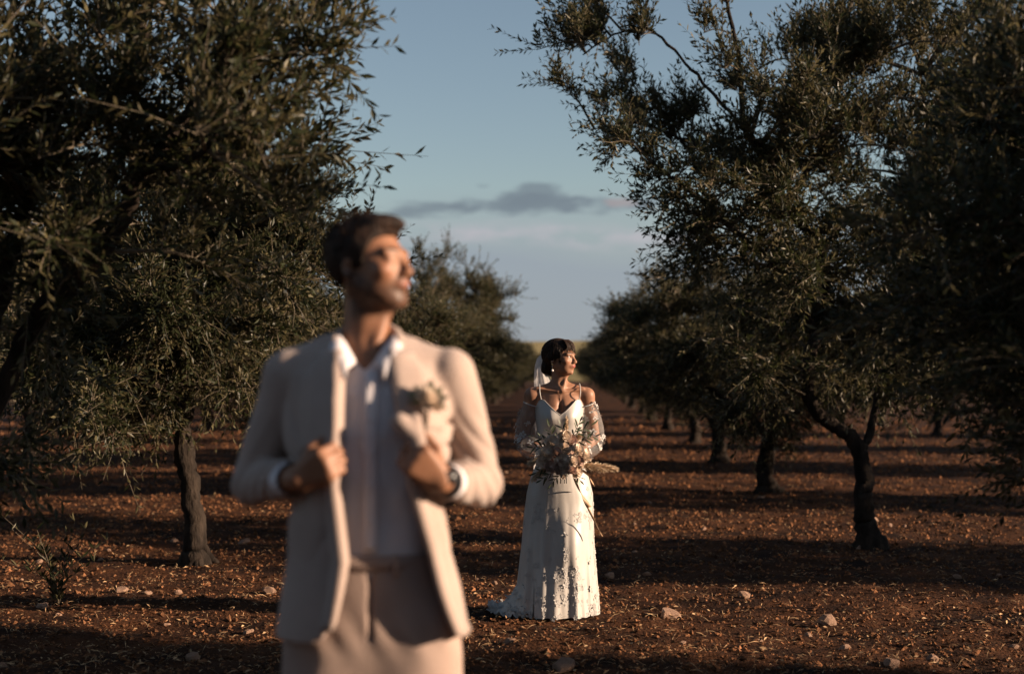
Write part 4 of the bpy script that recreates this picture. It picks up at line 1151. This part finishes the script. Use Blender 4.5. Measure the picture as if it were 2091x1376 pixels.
# pearl comb where the veil sits
for k in range(9):
    a = k / 8; q0 = p(-.055 + .05 * a, .085 + .03 * math.sin(a * 3.1), .055 - .055 * a)
    ball('comb_pearl', .0045, M['pearl'], q0 + np.array([-.008, .0, .004 * (k % 2)]), hair, 8, 6)
# drop earring
ear = p(-.083, .012, -.040)
er = ball('earring', .006, M['gold'], ear, bride, 10, 7)
ball('pearl_bead', .0035, M['pearl'], (-.001, -.001, -.013), er, 8, 6); ball('pearl_bead', .003, M['gold'], (0, -.001, -.022), er, 8, 6); ball('pearl_drop', .0075, M['pearl'], (0, -.001, -.036), er, 12, 8)
# veil, gathered behind the head and falling down the back
G = []
vt = np.linspace(0, 1, 40); vu = np.linspace(0, 1, 30)
for t in vt:
    row = []
    for u in vu:
        w0 = np.interp(t, [0, .10, .22, .5, 1], [.016, .050, .085, .13, .19]); cx = np.interp(t, [0, .06, .14, .25, .6, 1], [-.075, -.104, -.106, -.090, -.05, -.05])
        z = np.interp(t, [0, .06, .14, .25, 1], [1.520, 1.498, 1.435, 1.34, .52]); yb = np.interp(t, [0, .08, .25, .6, 1], [.080, .105, .125, .155, .19])
        s_ = u * 2 - 1
        f_ = np.interp(t, [0, .2, 1], [.001, .003, .020])
        row.append((cx + w0 * s_ * .62 + .002 * math.sin(9 * s_), yb + f_ * math.sin(s_ * 9 + 2 * t) - .06 * (s_ + .2) ** 2 * (1 - t), z - .012 * s_))
    G.append(row)
lp = MB(); lp.add(np.array(G).reshape(-1, 3), grid_faces(30, 40)); link('veil', lp.mesh('veil'), M['veil'], bride)

# gown
dt = [(.0, -.018, .010, .238, .205), (.08, -.018, .012, .236, .200), (.17, -.016, .012, .230, .192), (.30, -.012, .012, .218, .178), (.45, -.008, .012, .208, .165), (.60, -.004, .010, .202, .150), (.71, 0, .008, .194, .138), (.80, 0, .005, .172, .122), (.88, 0, 0, .140, .104), (.95, 0, 0, .124, .095), (1.05, 0, 0, .131, .098), (1.15, 0, 0, .142, .104), (1.23, 0, .003, .148, .097), (1.285, 0, .010, .150, .09)]
dtn = np.array(dt)
AT = ([0, 12, 24, 38, 48, 56, 68, 90, 130, 180], [1.172, 1.193, 1.222, 1.256, 1.262, 1.250, 1.222, 1.192, 1.13, 1.10])
def gown_pt(th, z):
    """point of the gown at angle th (front is -90 deg), height z, with folds"""
    cx, cy, hw, hd = (np.interp(z, dtn[:, 0], dtn[:, i]) for i in (1, 2, 3, 4))
    lowr = np.clip((.80 - z) / .80, 0, 1)
    fold = lowr ** 1.3 * (.034 * np.cos(7 * th + 1.0 + 1.2 * z) + .036 * np.cos(13 * th + 2.0 - 2.0 * z) + .020 * np.cos(23 * th + .4 + 3 * z) + .05 * noise3(np.cos(th) * 3 + 4, np.sin(th) * 3, z * 2.2))
    wrk = .010 * noise3(np.cos(th) * 5 + z * 3, np.sin(th) * 5, z * 9) * np.clip((1.0 - z) / .2, 0, 1) * np.clip((z - .45) / .3, .25, 1) + .004 * noise3(np.cos(th) * 12, np.sin(th) * 12, z * 12 + np.cos(th) * 5)
    q = 1 + fold + wrk
    x = cx + hw * q * np.cos(th); y = cy + hd * q * np.sin(th)
    for sx in (-1, 1):                                    # bust, and the forward knee
        y = y - .030 * np.exp(-((x - sx * .062) / .056) ** 2 - ((z - 1.16) / .062) ** 2) * np.clip(-np.sin(th) * 4, 0, 1)
    y = y - .034 * np.exp(-((x - .06) / .07) ** 2 - ((z - .42) / .16) ** 2) * (np.sin(th) < 0)
    return x, y
nt, nz_ = 220, 150
th = np.linspace(0, 2 * np.pi, nt, endpoint=False)
ad = np.abs((np.degrees(th) + 90 + 180) % 360 - 180)
ztop = np.interp(ad, *AT)
vv = np.linspace(0, 1, nz_)[:, None]
zz = .006 + .012 * (noise3(np.cos(th) * 6, np.sin(th) * 6, 2.0) * .5 + .5)
ZZ = zz[None] * (1 - vv) + ztop[None] * vv; TH = np.tile(th, (nz_, 1))
Xd, Yd = gown_pt(TH, ZZ)
dress = link('gown', mesh_np('gown', np.stack([Xd, Yd, ZZ], -1).reshape(-1, 3), grid_faces(nt, nz_, True)), M['dress'], bride)
for sx in (-1, 1):                                        # thin straps over the shoulders
    i = int(np.argmin(np.abs((np.degrees(th) + 90 - sx * 47 + 180) % 360 - 180)))
    x0, y0 = Xd[-1, i], Yd[-1, i]
    P = smooth_path([(x0, y0, ztop[i] - .004), (sx * .118, -.062, 1.300), (sx * .118, -.022, 1.341), (sx * .116, .030, 1.346), (sx * .110, .082, 1.27), (sx * .095, .100, 1.13)], 20)
    lp = MB(); lp.add(*tube(P, np.full(20, .0032), 6)); link('strap', lp.mesh('strap'), M['dress'], dress)
P = np.stack([Xd[-1], Yd[-1], ZZ[-1]], -1); lp = MB(); lp.add(*tube(np.vstack([P, P[:1]]), np.full(nt + 1, .0022), 5)); link('neckline_piping', lp.mesh('neckline_piping'), M['dress'], dress)
# train spread on the soil
ta = np.radians(np.linspace(75, 232, 90)); tr_ = np.linspace(0, 1, 26)
G = []
for t in tr_:
    ext = np.interp(np.degrees(ta), [75, 110, 150, 172, 195, 215, 232], [.02, .11, .22, .22, .12, .04, .02])
    x, y = gown_pt(ta, np.full_like(ta, .16 * (1 - t) ** 2 + .004))
    ox = np.cos(ta) * ext * t * .80; oy = np.sin(ta) * ext * t * 1.25 + .10 * t * np.clip(ext / .4, 0, 1)
    z = .17 * (1 - t) ** 2.4 + .016 + (.022 * noise3(ta * 7, t * 5.0, 3) + .016 * np.sin(ta * 46 + 5 * t) * t + .014 * noise3(ta * 20, t * 9.0, 8)) * (.3 + t)
    G.append(np.stack([x * 1.002 + ox, y * 1.002 + oy, np.clip(z, .006, None)], -1))
train = link('train', mesh_np('train', np.array(G).reshape(-1, 3), grid_faces(90, 26)), M['dress'], dress)
# lace flowers sewn on skirt, hem, train and sleeves
def lace(points, normals, ups, seed, size=(.008, .018)):
    r = np.random.default_rng(seed); B = MB()
    for P, Nn, Up in zip(points, normals, ups):
        Nn = unit(Nn); t0 = unit(Up - Nn * np.dot(Up, Nn)); s0 = np.cross(Nn, t0); a0 = r.random() * 6.28
        k = int(r.integers(2, 7)); l0 = r.uniform(*size)
        for i in range(k):                                # petals of one small flower, or a pair of leaves
            a = a0 + i * 6.283 / k + r.normal(0, .15); t, s_ = t0 * math.cos(a) + s0 * math.sin(a), -t0 * math.sin(a) + s0 * math.cos(a)
            l_ = l0 * r.uniform(.8, 1.15); w_ = l_ * r.uniform(.26, .36); f = .0010 + l_ * .045
            Q = P + t * l_ * .12
            B.add([Q + Nn * .001, Q + t * l_ * .38 + s_ * w_ + Nn * f, Q + t * l_ * .75 + s_ * w_ * .8 + Nn * f * 1.2, Q + t * l_ + Nn * f * 1.1, Q + t * l_ * .75 - s_ * w_ * .8 + Nn * f * 1.2, Q + t * l_ * .38 - s_ * w_ + Nn * f], [[0, 1, 2, 3], [0, 3, 4, 5]])
    return B.mesh('lace_flowers')
r = np.random.default_rng(31); LP, LN, LU = [], [], []
def on_gown(x, z):
    hw, cx = np.interp(z, dtn[:, 0], dtn[:, 3]), np.interp(z, dtn[:, 0], dtn[:, 1])
    c_ = np.clip((x - cx) / hw, -.985, .985); t = -math.acos(c_)
    X_, Y_ = gown_pt(np.array([t, t + .03, t]), np.array([z, z, z + .012]))
    Q = np.stack([X_, Y_, [z, z, z + .012]], -1); nn = unit(np.cross(Q[1] - Q[0], Q[2] - Q[0]))
    return Q[0], nn if nn @ np.array([math.cos(t), math.sin(t), 0]) > 0 else -nn
def bpx(px, py): return (px - 1143) * BD / FPX, CAM_H - (py - 747) * BD / FPX
for (px, py, sx_, sy_, n_) in ((1095, 1056, 13, 16, 42), (1192, 1060, 16, 14, 60), (1206, 1035, 5, 22, 22), (1152, 1120, 5, 20, 30), (1158, 1160, 10, 14, 46), (1152, 1190, 17, 15, 95), (1178, 1195, 8, 22, 40), (1212, 1130, 6, 30, 46), (1214, 1195, 6, 34, 80), (1208, 1240, 9, 12, 46), (1125, 1225, 10, 14, 30), (1090, 1195, 12, 30, 34), (1080, 1140, 8, 34, 18), (1110, 1085, 30, 30, 22), (1172, 1252, 34, 5, 44), (1110, 1258, 34, 5, 60), (1135, 1150, 8, 26, 20)):
    for _ in range(int(n_ * .30) + 2):
        x, z = bpx(px + r.normal(0, sx_), py + r.normal(0, sy_))
        if z < .012 or z > .9: continue
        q0, nn = on_gown(x, z); LP.append(q0); LN.append(nn); LU.append(np.array([0, 0, 1.0]))
link('lace_flowers', lace(LP, LN, LU, 3, (.010, .018)), M['lace'], dress, kind='stuff')
Gt = np.array(G); LP, LN, LU = [], [], []
for _ in range(170):
    i = int(25 * r.random() ** .55); j = int(r.uniform(8, 84)); LP.append(Gt[i, j] + [0, 0, .002]); LN.append(np.array([r.normal(0, .4), r.normal(0, .4) - .3, 1])); LU.append(np.array([r.normal(), r.normal(), .2]))
link('lace_flowers', lace(LP, LN, LU, 5, (.01, .026)), M['lace'], train, kind='stuff')
for sx in (-1, 1):                                        # sheer off-the-shoulder sleeves
    sh, el_, wr_ = np.array((sx * .168, .008, 1.215)), np.array((sx * .200, .020, 1.05)), np.array((sx * .085, -.165, .945))
    P = smooth_path([sh + [-sx * .012, 0, .012], sh * .5 + el_ * .5 + [sx * .004, 0, 0], el_ + [sx * .0, 0, -.03], el_ * .45 + wr_ * .55 + [sx * .015, 0, -.015], wr_], 44)
    R_ = np.interp(np.linspace(0, 1, 44), [0, .06, .2, .5, .75, .93, 1], [.056, .054, .060, .064, .062, .045, .032])
    V, F = tube(P, R_, 40)
    V = V + .006 * np.stack([noise3(V[:, 0] * 22, V[:, 1] * 22, V[:, 2] * 9), noise3(V[:, 0] * 22 + 5, V[:, 1] * 22, V[:, 2] * 9), 0 * V[:, 0]], -1)
    slv = link('sleeve', mesh_np('sleeve', V, F), M['tulle'], dress)
    lp = MB(); V2 = V.reshape(44, 40, 3)
    lp.add(*tube(np.vstack([V2[0], V2[0][:1]]), np.full(41, .0036), 6)); link('sleeve_edge', lp.mesh('sleeve_edge'), M['lace'], slv)
    LP, LN, LU = [], [], []
    for _ in range(34):                                  # each motif a small five-petal flower or leaf pair
        i, jx = int(r.uniform(2, 42)), int(r.uniform(0, 40)); q0 = V2[i, jx]; nn = unit(q0 - P[i])
        for _k in range(2):
            t_ = unit(np.cross(nn, r.standard_normal(3))); LP.append(q0 + nn * .002 + t_ * .016); LN.append(nn + r.normal(0, .1, 3)); LU.append(t_)
    link('lace_flowers', lace(LP, LN, LU, 11 + sx, (.014, .022)), M['lace'], slv, kind='stuff')

# ------------------------------------------------------------------ the bouquet in her hands
bq = empty('bouquet', bride.location, bride.rotation_euler.z, label='bridal bouquet of cream roses, olive sprigs and pampas with trailing tan ribbons', category='bouquet')
def bqp(px, py, y): 
    x, z = bpx(px, py); return np.array([x, y, z])
r = random.Random(3)
rm = {'rose': rose_mesh('rose', .040, 1), 'blush': rose_mesh('rose', .036, 2, mat_=M['blush']), 'bud': rose_mesh('rose', .024, 7, layers=((3, .4, 1.4), (4, .6, 1.25), (5, .9, 1.05)))}
for px, py, y, kind in ((1170, 917, -.30, 'rose'), (1160, 937, -.315, 'rose'), (1130, 922, -.29, 'blush'), (1157, 955, -.305, 'blush'), (1146, 891, -.275, 'rose'), (1110, 925, -.27, 'rose'), (1117, 950, -.275, 'blush'), (1186, 930, -.27, 'rose'), (1131, 938, -.305, 'bud'), (1122, 903, -.265, 'rose'), (1178, 948, -.27, 'bud'), (1142, 968, -.28, 'bud'), (1106, 940, -.255, 'rose'), (1146, 912, -.285, 'rose'), (1143, 935, -.29, 'rose'), (1147, 952, -.28, 'rose'), (1134, 955, -.275, 'blush'), (1172, 935, -.28, 'blush'), (1158, 900, -.262, 'blush'), (1168, 958, -.265, 'rose')):
    o = link('rose', rm[kind], parent=bq); o.location = bqp(px, py, y - .045)
    o.rotation_euler = (math.radians(68 + r.uniform(-18, 18)), 0, (px - 1148) * .010 + .45 + r.uniform(-.25, .25)); s_ = r.uniform(.85, 1.08); o.scale = (s_,) * 3
lms = [leaf_mesh('leaf', .044, .0055, .12), leaf_mesh('leaf', .036, .005, -.1), leaf_mesh('leaf', .050, .006, .2)]
cen = bqp(1148, 930, -.25)
sprigs = [((1150, 900), (1200, 868), 9), ((1160, 900), (1178, 862), 8), ((1170, 905), (1208, 890), 8), ((1130, 905), (1092, 892), 9), ((1125, 900), (1118, 872), 6), ((1150, 895), (1140, 868), 5), ((1130, 960), (1102, 976), 8), ((1120, 950), (1092, 962), 6), ((1118, 915), (1086, 912), 7), ((1140, 965), (1122, 985), 5), ((1165, 960), (1178, 976), 5), ((1150, 930), (1150, 905), 4)]
for (a, b, n_) in sprigs:
    A0, B0 = bqp(*a, -.285), bqp(*b, -.265 - r.uniform(0, .05))
    P = smooth_path([A0, (A0 + B0) / 2 + np.array([0, -.012, .006]), B0], 8)
    lp = MB(); lp.add(*tube(P, np.linspace(.0022, .0010, 8), 5)); sp = link('sprig_stem', lp.mesh('sprig_stem'), M['twig'], bq)
    d = unit(B0 - A0); sd_ = unit(np.cross(d, [0, 1, 0]))
    for k in range(n_):
        t = .25 + .75 * k / (n_ - 1); q0 = P[min(7, int(t * 7))]; sg = 1 if k % 2 else -1
        if k == n_ - 1: dd = d
        else: dd = d * .75 + sd_ * sg * .65 + np.array([r.uniform(-.2, .2), r.uniform(-.3, .2), r.uniform(-.15, .15)])
        o = link('leaf', lms[k % 3], parent=bq); orient(o, q0, dd, r.uniform(-1, 1))
def plume(base, tip, wid, n_, seed, droop=.02):
    q = np.random.default_rng(seed); B = MB(); d = tip - base; ln = np.linalg.norm(d); d = d / ln
    B.add(*tube([base, (base + tip) / 2, tip], [.0022, .0016, .0008], 5))
    for _ in range(n_):
        t = q.random() ** .8; s0 = base + d * ln * t; w = wid * math.sin(math.pi * min(.97, .18 + .75 * t)) ** .8
        o_ = unit(q.standard_normal(3)); o_ = unit(o_ - d * (o_ @ d)); e = s0 + o_ * w * q.uniform(.5, 1.05) + d * q.uniform(.015, .05) + np.array([0, 0, -droop * q.random()])
        sv_ = unit(np.cross(e - s0, q.standard_normal(3))) * q.uniform(.0012, .0026)
        m_ = (s0 + e) / 2 + d * .006
        B.add([s0, m_ + sv_, e, m_ - sv_], [[0, 1, 2, 3]])
    return B.mesh('pampas_plume', False)
for a, b, w, n_, sd in (((1175, 945, -.275), (1243, 952, -.235), .030, 1500, 1), ((1150, 900, -.25), (1152, 862, -.245), .022, 500, 2), ((1120, 945, -.25), (1092, 968, -.26), .030, 500, 3), ((1158, 905, -.262), (1172, 892, -.27), .030, 420, 4), ((1110, 930, -.24), (1085, 940, -.24), .025, 300, 5)):
    link('pampas_plume', plume(bqp(*a), bqp(*b), w, n_, sd), M['pampas'], bq)
fl = MB(); q = np.random.default_rng(77)                  # tiny dried filler blossoms
for _ in range(420):
    a = q.random() * 6.28; rr_ = q.random() ** .5
    c_ = bqp(1146 + math.cos(a) * rr_ * 50, 925 + math.sin(a) * rr_ * 40, -.315 + .05 * rr_ + q.normal(0, .012))
    for k in range(4):
        d = unit(q.standard_normal(3) + [0, -.8, .2]); w = unit(np.cross(d, q.standard_normal(3))) * .0035; fl.add([c_, c_ + d * .007 + w, c_ + d * .013, c_ + d * .007 - w], [[0, 1, 2, 3]])
link('filler_blossoms', fl.mesh('filler_blossoms', False), M['rose'], bq, kind='stuff')
# bound stems and ribbons
lp = MB()
for k in range(9):
    a = k * .7; lp.add(*tube(smooth_path([cen + [.03 * math.cos(a), .02 * math.sin(a), .0], cen + [.012 * math.cos(a), .06 + .01 * math.sin(a), -.05], cen + [.02 * math.cos(a), .07, -.12 - .02 * (k % 3)]], 7), np.full(7, .0028), 5))
link('stems', lp.mesh('stems'), M['bleaf'], bq, kind='stuff')
def ribbon(pts, w, seed):
    P = smooth_path(pts, 26); t = np.linspace(0, 1, 26)
    G = np.stack([P + np.stack([u * w * np.cos(2.2 * np.sin(3 * t + seed)), u * w * np.sin(1.2 * np.sin(3 * t + seed)), u * w * .25 + 0 * t], -1) for u in (-1, 0, 1)], 1)
    lp = MB(); lp.add(*sheet(G, .001)); return link('ribbon', lp.mesh('ribbon'), M['ribbon'], bq)
ribbon([bqp(1160, 955, -.29), bqp(1168, 975, -.25), bqp(1180, 1002, -.23), bqp(1198, 1032, -.215)], .014, .2)
ribbon([bqp(1162, 958, -.25), bqp(1176, 990, -.215), bqp(1192, 1025, -.195), bqp(1212, 1066, -.175), bqp(1226, 1092, -.15)], .006, 1.4)
ribbon([bqp(1180, 955, -.25), bqp(1196, 968, -.205), bqp(1204, 982, -.18), bqp(1210, 992, -.15)], .009, 2.6)
